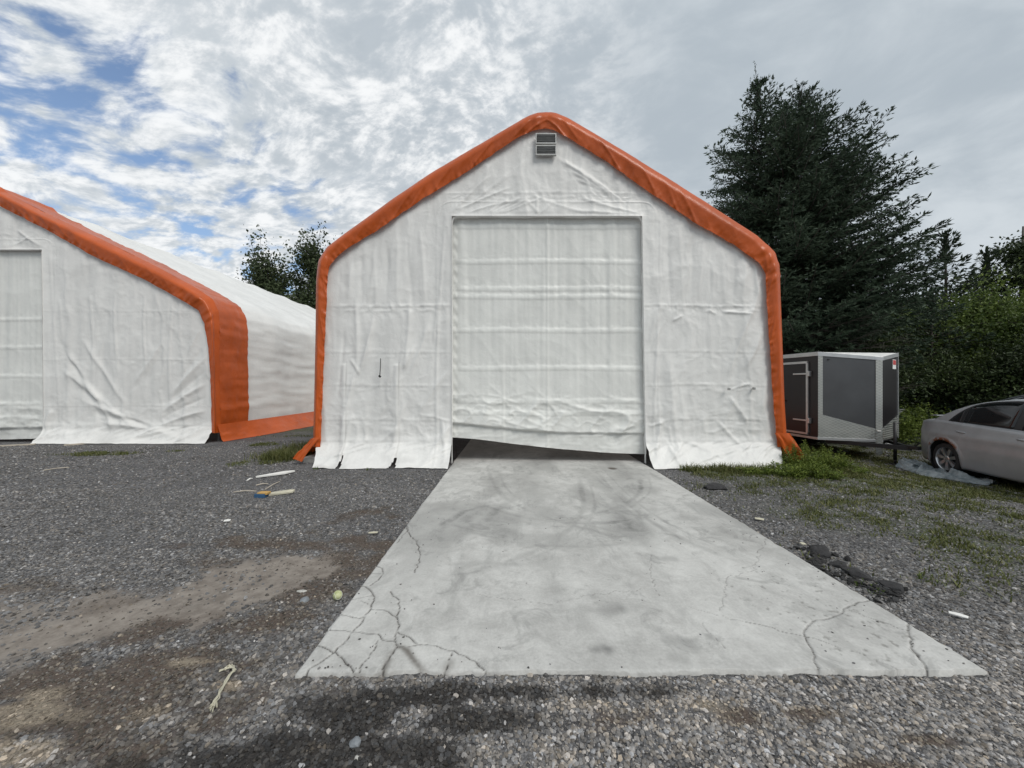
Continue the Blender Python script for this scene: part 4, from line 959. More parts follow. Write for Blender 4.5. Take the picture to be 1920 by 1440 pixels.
    for y_ in ysp: b_ = -.03*(1-(y_/.55)**2)+.02; vv += [(x_+.06*(y_/.55)**2, y_, z_+.03) for x_, z_ in prof]
    fs = [(i*5+k, i*5+(k+1) % 5, (i+1)*5+(k+1) % 5, (i+1)*5+k) for i in range(8) for k in range(5)]+[(0,1,2,3,4), (44,43,42,41,40)]
    sp.add(vv, fs); sp.box(-2.12, -2.06, -.4, -.36, 1.0, 1.13).box(-2.12, -2.06, .36, .4, 1.0, 1.13); sp.build('spoiler', pm, root)
    MB().box(-2.1, 2.1, -.68, .68, .19, .30).build('underbody', M['dark'], root)
    MB().box(-2.31, -2.285, -.16, .16, .62, .78).build('number_plate', M['white_paint'], root)
    MB().box(-.35, 1.0, -.55, .55, .3, .92).box(-1.2, -.5, -.6, .6, .3, .95).build('seat_row', M['blackplastic'], root)
    return root
car = make_car('silver four-door sedan with rusty rear wheel arch, parked on the right beside the trees', M['silver'])
def place_car(o, wx, wy, zgr, hd, roll=0):       # rear wheel on the camera's side at (wx, wy)
    ang = math.atan2(hd[1], hd[0]); lx, ly = AX[0], -.765
    o.scale = (1.10,)*3; lx *= 1.10; ly *= 1.10; c_, s_ = math.cos(ang), math.sin(ang); o.location = (wx-(lx*c_-ly*s_), wy-(lx*s_+ly*c_), zgr); o.rotation_euler = (0, roll, ang)
place_car(car, 9.52, 8.32, -.37, (-.215, -.977))
car2 = make_car('dark car mostly hidden behind the silver sedan, only its roof line showing', M['darkpaint'])
place_car(car2, 12.75, 10.1, -.36, (-.22, -.975)); car2.scale = (1.16,)*3

# crumpled tarpaulin under the rear wheel
tx = np.linspace(0, 1, 90); ty = np.linspace(-1, 1, 44); U, V = np.meshgrid(tx, ty)
cl = [G(*q, -.34) for q in ((1690, 874), (1730, 880), (1772, 893), (1820, 902), (1862, 909))]
pc, _ = resample(cl, 90); tg = np.gradient(pc, axis=0); tg /= np.linalg.norm(tg, axis=1)[:, None]; nrm_ = np.stack([-tg[:, 1], tg[:, 0]], -1)
wd = .12+.30*np.sin(np.pi*np.clip(tx*.9+.08, 0, 1))**.6; wd = wd[None]*(1+.5*(fbm(U*6, np.sign(V)*3, 101)-.5))
Xt = pc[None, :, 0]+nrm_[None, :, 0]*V*wd; Yt = pc[None, :, 1]+nrm_[None, :, 1]*V*wd
Xt = Xt+.05*(fbm(U*12, V*4, 102)-.5); Yt = Yt+.05*(fbm(U*12, V*4, 103)-.5)
Zt = gz(Xt, Yt)+.015+(.05+.20*ridged(U*5+V*1.5, V*1.3+U*2, 104, 3))*np.maximum(1-V**2, 0)**.5*(.5+.5*sstep(U, 1, .5))
def tarp2(N, p):
    c = N.coord(); N.put(p.inputs['Base Color'], N.mix(N.ramp(N.noise(c, 7, 5, .65), .35, .65), (.15, .185, .20), (.30, .335, .345)))
    N.put(p.inputs['Normal'], N.bump(N.noise(c, 14, 5, .65, 1.2), .8, .03))
M['blue_tarp'] = mat('grey_blue_tarp', rough=.5, build=tarp2)
tp = mesh_np('tarpaulin', np.stack([Xt, Yt, Zt], -1).reshape(-1, 3), grid_faces(44, 90), M['blue_tarp'])
tag(tp, 'crumpled grey-blue tarpaulin on the grass under the sedan rear wheel', 'tarpaulin')

# ================================================================ SMALL THINGS ON THE GROUND
def at(px, py):
    x, y = G(px, py, -.03)
    for _ in range(4): z = float(gz(x, y)); x, y = G(px, py, z)
    return x, y, float(gz(x, y))
def ball_mat(N, p):
    c = N.coord(); N.put(p.inputs['Base Color'], N.mix(N.ramp(N.noise(c, 25, 4, .7), .35, .65), (.36, .385, .19), (.55, .57, .34))); N.put(p.inputs['Normal'], N.bump(N.noise(c, 260, 3), .8, .003))
M['felt'] = mat('felt', rough=1, spec=.1, build=ball_mat)
def uv_ball(r, n=24, m_=16, dent=0):
    vs = []; th = np.linspace(0, np.pi, m_); ph = np.linspace(0, 2*np.pi, n)
    T_, P_ = np.meshgrid(th, ph, indexing='ij'); v = np.stack([np.sin(T_)*np.cos(P_), np.sin(T_)*np.sin(P_), np.cos(T_)], -1)*r; return v.reshape(-1, 3), grid_faces(m_, n)
bx, by, bz_ = at(633, 1125); v, f = uv_ball(.033); tb = mesh_np('tennis_ball', v, f[:, ::-1], M['felt']); tb.location = (bx, by, bz_+.036)
tag(tb, 'faded green tennis ball on gravel beside the left edge of the concrete', 'ball')
sv = []; 
for k in range(61):
    a = 2*math.pi*k/60; p_ = Vector((math.cos(a)+.35*math.cos(-3*a)*.6, math.sin(a)-.35*math.sin(3*a)*.0, .75*math.sin(2*a))).normalized()*.0333; sv.append(p_)
MB().tube(sv, .0011, 5, False).build('ball_seam', M['white_paint'], tb, True)
def rock_mesh(nm, r, seed, flat=.65, sub=2, m=None, sx_=1.2):
    import bmesh
    bm = bmesh.new(); bmesh.ops.create_icosphere(bm, subdivisions=sub, radius=1)
    rs = random.Random(seed); off = Vector((rs.random()*50, rs.random()*50, rs.random()*50))
    planes = [(Vector((rs.gauss(0,1), rs.gauss(0,1), rs.gauss(0,1))).normalized(), .55+.35*rs.random()) for _ in range(9 if sub < 3 else 16)]
    for v in bm.verts:
        p = v.co.normalized(); s = 1+.25*mnoise.noise(p*1.3+off)+(.16*mnoise.noise(p*4+off)+.08*mnoise.noise(p*9+off) if sub > 2 else 0)
        q = p*s
        for n_, d in planes:
            t = q.dot(n_)
            if t > d: q -= n_*(t-d)*.85
        v.co = Vector((q.x*sx_, q.y, q.z*flat))*r
    me = bpy.data.meshes.new(nm); bm.to_mesh(me); bm.free()
    if m: me.materials.append(m)
    return me
M['pale_stone'] = simple('pale_stone', (.44, .43, .40), .85, 0, .2, 30, .5, 80); M['blue_stone'] = simple('blue_stone', (.20, .215, .23), .85, 0, .25, 20, .5, 80); M['asphalt'] = simple('asphalt_lump', (.028, .027, .028), .85, 0, .5, 30, 1.0, 50)
M['foam'] = simple('foam_board', (.74, .73, .70), .8, 0, .06, 20); M['card'] = simple('weathered_card', (.52, .49, .38), .85, 0, .18, 12, .4, 40); M['bluebox'] = simple('blue_print', (.03, .09, .18), .7); M['yellow'] = simple('ochre_card', (.5, .30, .09), .8); M['stick'] = simple('pale_stick', (.45, .40, .33), .8, 0, .2)
def rock(px, py, r, m, label, seed, flat=.6, cat='stone', name='stone', group=None, rz=0, sx_=1.2, sub=2):
    x, y, z = at(px, py); o = link(bpy.data.objects.new(name, rock_mesh(name, r, seed, flat, sub, M[m], sx_))); o.location = (x, y, z+r*flat*.35); o.rotation_euler = (0, 0, rz); tag(o, label, cat, group); return o
rock(571, 1127, .032, 'blue_stone', 'bluish rounded stone on gravel to the left of the tennis ball', 3)
rock(566, 1109, .022, 'pale_stone', 'flat cream stone at the edge of the mud patch near the tennis ball', 4, .35, sx_=2)
rock(666, 1396, .026, 'blue_stone', 'dark pointed stone in the wet gravel at the bottom of the picture', 6, .9)
rock(669, 1423, .012, 'pale_stone', 'small white stone just below the dark pointed stone', 8, .8)
rock(1344, 917, .16, 'asphalt', 'black lump of asphalt lying by the right wall of the nearer tent', 9, .45, 'asphalt lump', 'asphalt_lump', sx_=1.3, sub=3)
for i, (px, py, r, rz_, lb) in enumerate([(1540, 1040, .105, -1.2, 'farthest'), (1572, 1062, .07, -.4, 'second'), (1607, 1080, .09, -1.75, 'third'), (1672, 1103, .085, -1.0, 'nearest')]):
    rock(px, py, r, 'asphalt', {'farthest': 'broken asphalt slab raised at the right edge of the concrete, farthest of the row', 'second': 'broken asphalt chunk touching the farthest slab of the row', 'third': 'black asphalt chunk between its row neighbours, sprouting weeds beside it', 'nearest': 'flat asphalt chunk nearest the camera at the right concrete edge'}[lb], 20+i, .50, 'asphalt lump', 'asphalt_lump', 'broken asphalt along the concrete edge', -rz_, 1.3, 4)
def slab_piece(nm, label, cat, px, py, poly, th, m, rz=0, tilt=(0, 0), up=0.):
    x, y, z = at(px, py); o = MB().prism([(a, b, 0) for a, b in poly], (0, 0, th)).build(nm, M[m], bevel=th*.15); o.location = (x, y, z+.012+up); o.rotation_euler = (tilt[0], tilt[1], rz); tag(o, label, cat); return o
slab_piece('foam_board', 'long white foam board offcut on gravel by the left foot of the nearer tent', 'board', 516, 892, [(-.26, -.12), (.16, .0), (.27, .15), (.10, .15), (-.26, -.09)], .03, 'foam', .15, (.03, -.04))
slab_piece('card_piece', 'crumpled cream cardboard strip on gravel, right of the blue scrap box', 'cardboard', 529, 927, [(-.16, -.06), (.15, -.02), (.16, .05), (.10, .07), (-.10, .04), (-.16, .02)], .03, 'card', .2, (.1, -.05))
bxo = empty('scrap_box', at(492, 932)); tag(bxo, 'small torn blue box with ochre inside among sticks on the gravel', 'box')
MB().box(-.09, .06, -.05, .05, 0, .055).build('box_side', M['bluebox'], bxo, bevel=.004); MB().box(-.06, .085, -.035, .065, .04, .07).build('box_flap', M['yellow'], bxo, bevel=.004)
for i, (pts, lb) in enumerate([([(438,925),(480,923)], 'thin pale stick pointing left from the blue scrap box'), ([(497,920),(524,905)], 'pale split stick leaning away behind the blue scrap box'), ([(480,912),(503,909)], 'short pale splinter behind the blue scrap box'), ([(80,884),(130,878)], 'white thin stick lying on dark gravel below the farther tent'), ([(463,903),(473,899)], 'tiny white plastic sliver left of the foam board'),
        ([(120,836),(182,831)], 'pale board lying along the foot of the farther tent wall'), ([(-10,838),(66,834)], 'weathered board on the ground below the farther tent door')]):
    q_ = [Vector(at(*p_))+Vector((0, 0, .018)) for p_ in pts]; m = MB()
    if i >= 5: m.beam(q_[0], q_[1], .10, .03)
    else: m.tube([q_[0], (q_[0]+q_[1])/2+Vector((0, .01, .012)), q_[1]], [.008, .009, .006] if i != 4 else [.012, .014, .008], 6)
    o = m.build('stick' if i < 4 else ('plastic_sliver' if i == 4 else 'board'), M['stick' if i not in (4,) else 'foam']); tag(o, lb, 'stick' if i < 4 else ('plastic scrap' if i == 4 else 'board'))
for i, (px, py, w, h, m_, nm, lb, ct) in enumerate([(1797, 1160, .10, .035, 'foam', 'paper_scrap', 'white folded paper scrap on gravel right of the concrete', 'paper'), (1424, 977, .10, .05, 'card', 'card_scrap', 'small cream scrap on gravel close to the right concrete edge', 'scrap'),
        (1505, 1024, .05, .04, 'card', 'concrete_flake', 'pale concrete flake at the top end of the asphalt chunks', 'flake'), (700, 1003, .10, .03, 'card', 'paper_scrap', 'whitish torn scrap on brown gravel left of the concrete', 'paper'), (426, 980, .07, .05, 'foam', 'plastic_scrap', 'white crumpled plastic scrap on the dark gravel', 'plastic scrap')]):
    slab_piece(nm, lb, ct, px, py, [(-w/2, -h/2), (w*.4, -h*.6), (w/2, h*.3), (.1*w, h*.6), (-w*.45, h*.35)], .008, m_, .3*i-.6, (.06, .05), .012)
# frayed scrap of rope, lower left
rp = MB(); q_ = [at(*p_) for p_ in ((398,1338), (404,1318), (413,1304), (425,1285), (431,1272), (440,1266), (439,1259), (431,1256), (418,1262))]
for k in range(7):
    jt = [Vector(p_)+Vector((random.uniform(-.008, .008), random.uniform(-.008, .008), .026+random.uniform(-.004, .005))) for p_ in q_]
    for j_ in (0, 1, -1, -2): jt[j_] += Vector((random.uniform(-.015, .015), random.uniform(-.015, .015), -.004))
    rp.tube(jt, .0032, 5, False)
tag(rp.build('frayed_rope', M['card'], None, True), 'frayed cream scrap of rope curled on the gravel, lower left', 'rope')

# ================================================================ GRAVEL (real stones, scattered by geometry nodes)
def stone_mat(N, p):
    t = N.attr('tint', 'Fac', 'INSTANCER'); w = N.attr('warm', 'Fac', 'INSTANCER'); c = N.coord()
    k = N.math('MULTIPLY', t, N.ramp(N.noise(c, 2.2, 4, .6), .3, .7, .8, 1.15))
    N.put(p.inputs['Base Color'], N.mix(w, N.comb(N.math('MULTIPLY', k, .99), N.math('MULTIPLY', k, .99), N.math('MULTIPLY', k, 1.01)), N.comb(k, N.math('MULTIPLY', k, .84), N.math('MULTIPLY', k, .66))))
    N.put(p.inputs['Normal'], N.bump(N.noise(c, 6, 4, .6), .35, .1))
M['stone'] = mat('gravel_stone', rough=.82, spec=.35, build=stone_mat)
stones = bpy.data.collections.new('stone_shapes')
for k in range(7):
    me = rock_mesh('pebble', 1.0, 100+k, .45+.07*(k % 4), 1, M['stone'], 1.15+.12*(k % 3)); stones.objects.link(bpy.data.objects.new('pebble', me))
def scatter(nm, P, scl, tint, warm, label_kind='stuff'):
    n = len(P); me = bpy.data.meshes.new(nm); me.vertices.add(n); me.vertices.foreach_set('co', P.astype(np.float32).ravel())
    for k, vals in (('scl', scl), ('tint', tint), ('warm', warm)):
        a = me.attributes.new(k, 'FLOAT', 'POINT'); a.data.foreach_set('value', np.asarray(vals, np.float32))
    a = me.attributes.new('rot', 'FLOAT_VECTOR', 'POINT'); rt = np.stack([rng.normal(0, .35, n), rng.normal(0, .35, n), rng.uniform(0, 6.283, n)], -1); a.data.foreach_set('vector', rt.astype(np.float32).ravel())
    a = me.attributes.new('idx', 'INT', 'POINT'); a.data.foreach_set('value', rng.integers(0, 7, n).astype(np.int32))
    me.update(); o = link(bpy.data.objects.new(nm, me)); me.materials.append(M['stone'])
    g = bpy.data.node_groups.new(nm, 'GeometryNodeTree'); g.interface.new_socket('Geometry', in_out='INPUT', socket_type='NodeSocketGeometry'); g.interface.new_socket('Geometry', in_out='OUTPUT', socket_type='NodeSocketGeometry')
    gi = g.nodes.new('NodeGroupInput'); go = g.nodes.new('NodeGroupOutput'); ip = g.nodes.new('GeometryNodeInstanceOnPoints'); ci = g.nodes.new('GeometryNodeCollectionInfo'); ci.inputs[0].default_value = stones; ci.inputs['Separate Children'].default_value = True; ci.inputs['Reset Children'].default_value = True
    def na(name, t):
        q = g.nodes.new('GeometryNodeInputNamedAttribute'); q.data_type = t; q.inputs[0].default_value = name; return q.outputs[0]
    g.links.new(gi.outputs[0], ip.inputs['Points']); g.links.new(ci.outputs[0], ip.inputs['Instance']); ip.inputs['Pick Instance'].default_value = True
    g.links.new(na('idx', 'INT'), ip.inputs['Instance Index']); g.links.new(na('rot', 'FLOAT_VECTOR'), ip.inputs['Rotation']); g.links.new(na('scl', 'FLOAT'), ip.inputs['Scale']); g.links.new(ip.outputs[0], go.inputs[0])
    md = o.modifiers.new('scatter', 'NODES'); md.node_group = g; tag(o, kind='stuff'); return o
def make_gravel():
    out = []
    for (y0, y1, dens, smin, smax) in ((1.15, 2.4, 4600, .005, .018), (2.4, 3.8, 3000, .006, .018), (3.8, 6, 1200, .008, .018), (6, 11, 380, .011, .021)):
        area = (y1-y0)*1.42*(y0+y1); n = int(area*dens); yy_ = rng.uniform(y0, y1, n*2); xx_ = rng.uniform(-1.42*y1, 1.42*y1, n*2); k = np.abs(xx_) < 1.42*yy_+.3; xx_, yy_ = xx_[k], yy_[k]
        s = smin+(smax-smin)*rng.random(len(xx_))**2.0; out.append((xx_, yy_, s))
    x = np.concatenate([o[0] for o in out]); y = np.concatenate([o[1] for o in out]); s = np.concatenate([o[2] for o in out])
    em = .055*rng.random(len(x))**4; ins = (x > SX0-.006+em) & (x < SX1+.006-em) & (y > SY0-.012+em); shed = (y > 7.25) & (x > -4.1) & (x < 5.8)
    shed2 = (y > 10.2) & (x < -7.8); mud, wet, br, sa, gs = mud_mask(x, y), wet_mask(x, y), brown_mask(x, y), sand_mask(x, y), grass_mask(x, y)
    p = (1-.93*mud)*(1-.35*br)*(1-.5*gs)*(1-.25*sa)*(1-.12*wet); p *= .75+.5*fbm(x*2.1, y*2.1, 111)
    keep = (rng.random(len(x)) < p) & ~ins & ~shed & ~shed2
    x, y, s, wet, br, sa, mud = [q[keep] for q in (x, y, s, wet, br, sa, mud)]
    s = s*(1-.25*br)*np.where(fbm(x*.8, y*.8, 113) > .5, 1.12, .9)
    z = gz(x, y)+s*.12
    light = sstep(x, -2.4, 1.2)*sstep(y, 3.0, 1.9)
    base = .145+.12*light+.03*fbm(x, y, 112)
    t = base*np.exp(rng.normal(0, .38, len(x))); hi = rng.random(len(x)) < .05; t = np.where(hi, t*1.7, t)
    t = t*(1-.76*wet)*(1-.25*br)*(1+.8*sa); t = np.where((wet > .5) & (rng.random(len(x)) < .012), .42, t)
    w = np.clip(rng.normal(.22, .22, len(x))+.55*br+.7*sa+.2*light, 0, 1)
    return scatter('gravel', np.stack([x, y, z], -1), s, np.clip(t, .012, .6), w)
make_gravel()
# black asphalt crumbs round the broken chunks
n = 420; k = rng.random(n); x = 2.80+.14*np.sin(k*9)+rng.normal(0, .075, n); y = 2.85+k*.95; q = x > SX1+.015; x, y = x[q], y[q]; n = len(x)
sc_ = .005+.028*rng.random(n)**3; scatter('asphalt_crumbs', np.stack([x, y, gz(x, y)+.012+sc_*.2], -1), sc_, rng.uniform(.015, .045, n), rng.uniform(0, .3, n))
# a few crumbs on the concrete
n = 330; x = rng.uniform(SX0+.03, SX1-.03, n); y = SY0+.02+rng.random(n)**1.6*3.6; k = (rng.random(n) < .25+.75*sstep(np.minimum(SX1-x, x-SX0), .9, 0)); x, y = x[k], y[k]; n = len(x)
scatter('grit', np.stack([x, y, .002+0*x], -1), rng.uniform(.003, .0085, n), rng.uniform(.05, .25, n), rng.uniform(0, .4, n))
# ================================================================ GRASS AND WEEDS
def leaf_mat(name, c0, c1, c2, rough=.6, trans=.25):
    def b(N, p):
        a = N.attr('col'); c = N.mix(N.ramp(a, 0, .6, smooth=False), c0, c1); c = N.mix(N.ramp(a, .6, 1., smooth=False), c, c2)
        N.put(p.inputs['Base Color'], c)
        t = N.n.new('ShaderNodeBsdfTranslucent'); N.put(t.inputs[0], c); mx = N.n.new('ShaderNodeMixShader'); mx.inputs[0].default_value = trans
        out = N.n['Material Output']; N.link(p.outputs[0], mx.inputs[1]); N.link(t.outputs[0], mx.inputs[2]); N.link(mx.outputs[0], out.inputs[0])
    return mat(name, rough=rough, spec=.3, build=b)
M['grass'] = leaf_mat('grass_blade', (.06, .072, .022), (.125, .14, .042), (.25, .23, .11))
M['weed'] = leaf_mat('weed_leaf', (.07, .11, .018), (.15, .20, .035), (.24, .28, .06))
M['spruce'] = leaf_mat('spruce_needles', (.019, .034, .020), (.048, .076, .045), (.10, .135, .088), .7, .08)
M['pine2'] = leaf_mat('pale_conifer', (.022, .034, .020), (.042, .06, .036), (.075, .095, .055), .7, .15)
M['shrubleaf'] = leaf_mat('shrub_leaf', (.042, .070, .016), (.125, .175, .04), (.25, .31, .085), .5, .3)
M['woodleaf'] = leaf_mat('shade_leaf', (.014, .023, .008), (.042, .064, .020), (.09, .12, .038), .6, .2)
M['poplar'] = leaf_mat('poplar_leaf', (.03, .045, .02), (.075, .10, .045), (.15, .18, .09), .5, .3)
def unit(a): return a/np.maximum(np.linalg.norm(a, axis=-1, keepdims=True), 1e-9)
def cards(P, D_, L, Wd, up=None, shape='leaf'):
    """little folded leaves: base P, direction D_, length L, width Wd -> verts, faces"""
    n = len(P); D_ = unit(D_); r = rng.normal(size=(n, 3)) if up is None else up
    S = unit(np.cross(D_, r)); Nn = np.cross(S, D_); L = np.broadcast_to(np.asarray(L), (n,))[:, None]; Wd = np.broadcast_to(np.asarray(Wd), (n,))[:, None]
    mid = P+D_*L*.45
    v = np.stack([P, mid+S*Wd*.5+Nn*Wd*.15, P+D_*L-Nn*Wd*.2, mid-S*Wd*.5+Nn*Wd*.15], 1).reshape(-1, 3)
    return v, np.arange(n*4).reshape(-1, 4)
def blades(name, m, x, y, hgt, lean_=.5, wd=.006):
    n = len(x); z = gz(x, y)-.005; P = np.stack([x, y, z], -1); a = rng.uniform(0, 6.283, n); l = rng.random(n)*lean_
    d = np.stack([np.cos(a)*l, np.sin(a)*l, np.ones(n)], -1); S = np.stack([-np.sin(a), np.cos(a), 0*a], -1)*wd; h = hgt[:, None]
    top = P+d*h*np.array([1, 1, .9])+np.stack([np.cos(a), np.sin(a), 0*a], -1)*h*l[:, None]*.5; mid = P+d*h*.55
    v = np.stack([P-S, P+S, mid+S*.7, mid-S*.7, top], 1).reshape(-1, 3); b = np.arange(n)[:, None]*5
    c = np.repeat(np.clip(rng.normal(.45, .25, n), 0, 1), 5)
    o = mesh_np(name, v, [b+np.array([[0,1,2,3]]), b+np.array([[3,2,4]])], m, None, False, c); tag(o, kind='stuff'); return o
def in_shed(x, y): return ((y > 7.4) & (x > -4.0) & (x < 5.6)) | ((x > SX0-.01) & (x < SX1+.01) & (y > SY0)) | ((y > 10.45) & (x < -8.2))
n = 1700000; y = 2.7+rng.random(n)**.9*9.5; x = rng.uniform(-14, 15, n)
gm = grass_mask(x, y); cl_ = sstep(fbm(x*4.5, y*4.5, 121, 3), .38, .62)*.7+.035
k = (rng.random(n) < gm*cl_) & ~in_shed(x, y) & (np.abs(x) < 1.4*y+.5); x, y = x[k], y[k]; hh = (.016+.045*rng.random(len(x))**2)*(.7+.9*fbm(x*1.5, y*1.5, 122))
foot = np.exp(-((y-7.28)/.3)**2)*(x > 2.8)*(x < 6.5)+np.exp(-(((x+4.6)/.8)**2+((y-8.7)/1.3)**2)); hh = hh*(1+1.4*foot)
blades('grass', M['grass'], x, y, hh, .9, .0065)
print('grass blades', len(x))
# sprigs along the chunks of asphalt and a few isolated weeds
def weed(label, px, py, h, nst, spread, seed, group=None, leaf=.095, cat='weed', name='weed_plant', mt='weed', jx=None):
    r = random.Random(seed); x0, y0, z0 = at(px, py) if jx is None else (*jx, float(gz(*jx)))
    root = empty(name, (x0, y0, z0)); tag(root, label, cat, group); st = MB(); P = []; D_ = []; L = []
    for s in range(nst):
        a = r.uniform(0, 6.283); rad = spread*r.random()**.5; bx_, by_ = rad*math.cos(a), rad*math.sin(a); hs = h*(1-.5*(rad/spread if spread else 0))*r.uniform(.6, 1.05); lx, ly = r.gauss(0, .14)*hs+bx_*.35, r.gauss(0, .14)*hs+by_*.35
        pts = [(bx_, by_, -.02), (bx_+lx*.4, by_+ly*.4, hs*.5), (bx_+lx, by_+ly, hs)]; st.tube(pts, [.004, .003, .0015], 4, False)
        nl_ = max(6, int(hs/.013))
        for k in range(nl_):
            t = .12+.88*k/nl_; p = Vector(pts[0]).lerp(Vector(pts[1]), t*2) if t < .5 else Vector(pts[1]).lerp(Vector(pts[2]), t*2-1)
            an = k*2.4+r.random(); P.append(p); D_.append((math.cos(an), math.sin(an), r.uniform(.1, .9))); L.append(leaf*r.uniform(.6, 1.2)*(1.15-.6*t))
    P = np.array([tuple(p) for p in P]); L = np.array(L); v, f = cards(P, np.array(D_), L, L*.34, up=np.tile([0., 0, 1], (len(P), 1)))
    st.build('stem', M['weed'], root); mesh_np('leaves', v, f, M[mt], root, False, np.repeat(np.clip(rng.normal(.5, .25, len(P)), 0, 1), 4)); return root
gw = 'tall weeds at the right foot of the nearer tent'
W_ = [(1500, 878, .50, 'tall bushy weed in front of the orange flap, right foot of the nearer tent'), (1535, 876, .52, 'tallest feathery weed between the orange flap and the trailer'), (1566, 880, .34, 'leafy weed below the left end of the trailer nose'), (1474, 884, .24, 'low weed hiding the right corner of the white skirt'),
      (1440, 890, .16, 'small weed tuft under the right part of the white skirt'), (1595, 888, .24, 'low weed to the right of the tall weeds, below the trailer tongue'), (1520, 893, .30, 'leafy weed in front of the tall bushy weeds'), (1550, 896, .22, 'low spreading weed at the front of the weed bed'), (1405, 888, .12, 'small weed tuft below the middle of the right skirt'), (1488, 895, .22, 'short weed at the front left of the weed bed')]
for i, (px, py, h, lb) in enumerate(W_): weed(lb, px, py, h*1.15, int(18+h*75), .10+h*.5, 40+i, gw)
weed('thin sprig growing beside the asphalt chunks at the right concrete edge', 1592, 1078, .09, 3, .02, 60, leaf=.022)
weed('leafy green sprig between two asphalt chunks at the concrete edge', 1622, 1100, .07, 9, .08, 61, leaf=.024)
weed('small weed rooted at the concrete edge near its right crack', 1640, 1112, .05, 7, .05, 62, leaf=.02)
weed('low weed tuft in the gravel below the middle of the left skirt', 692, 882, .07, 8, .06, 63, leaf=.03)
weed('small weed tuft at the left end of the white skirt', 594, 880, .07, 7, .05, 64, leaf=.03)
weed('isolated sprig in the gravel right of the concrete', 1735, 1090, .08, 8, .06, 65, leaf=.03)
weed('leafy weed at the back, right of the trailer', 1760, 800, .5, 40, .7, 66, leaf=.10)
# long grass by the left foot
n = 9000; a = rng.random((n, 2)); x = -4.75+rng.normal(0, .30, n)-.22*(a[:, 0]); y = 8.1+2.6*a[:, 1]*.9+rng.normal(0, .1, n); x = x-.32*(y-8.0)*0; k = (fbm(x*3, y*3, 131) > .38) & ~in_shed(x, y); x, y = x[k], y[k]
blades('long_grass', M['grass'], x, y, .07+.17*rng.random(len(x)), .7, .006)

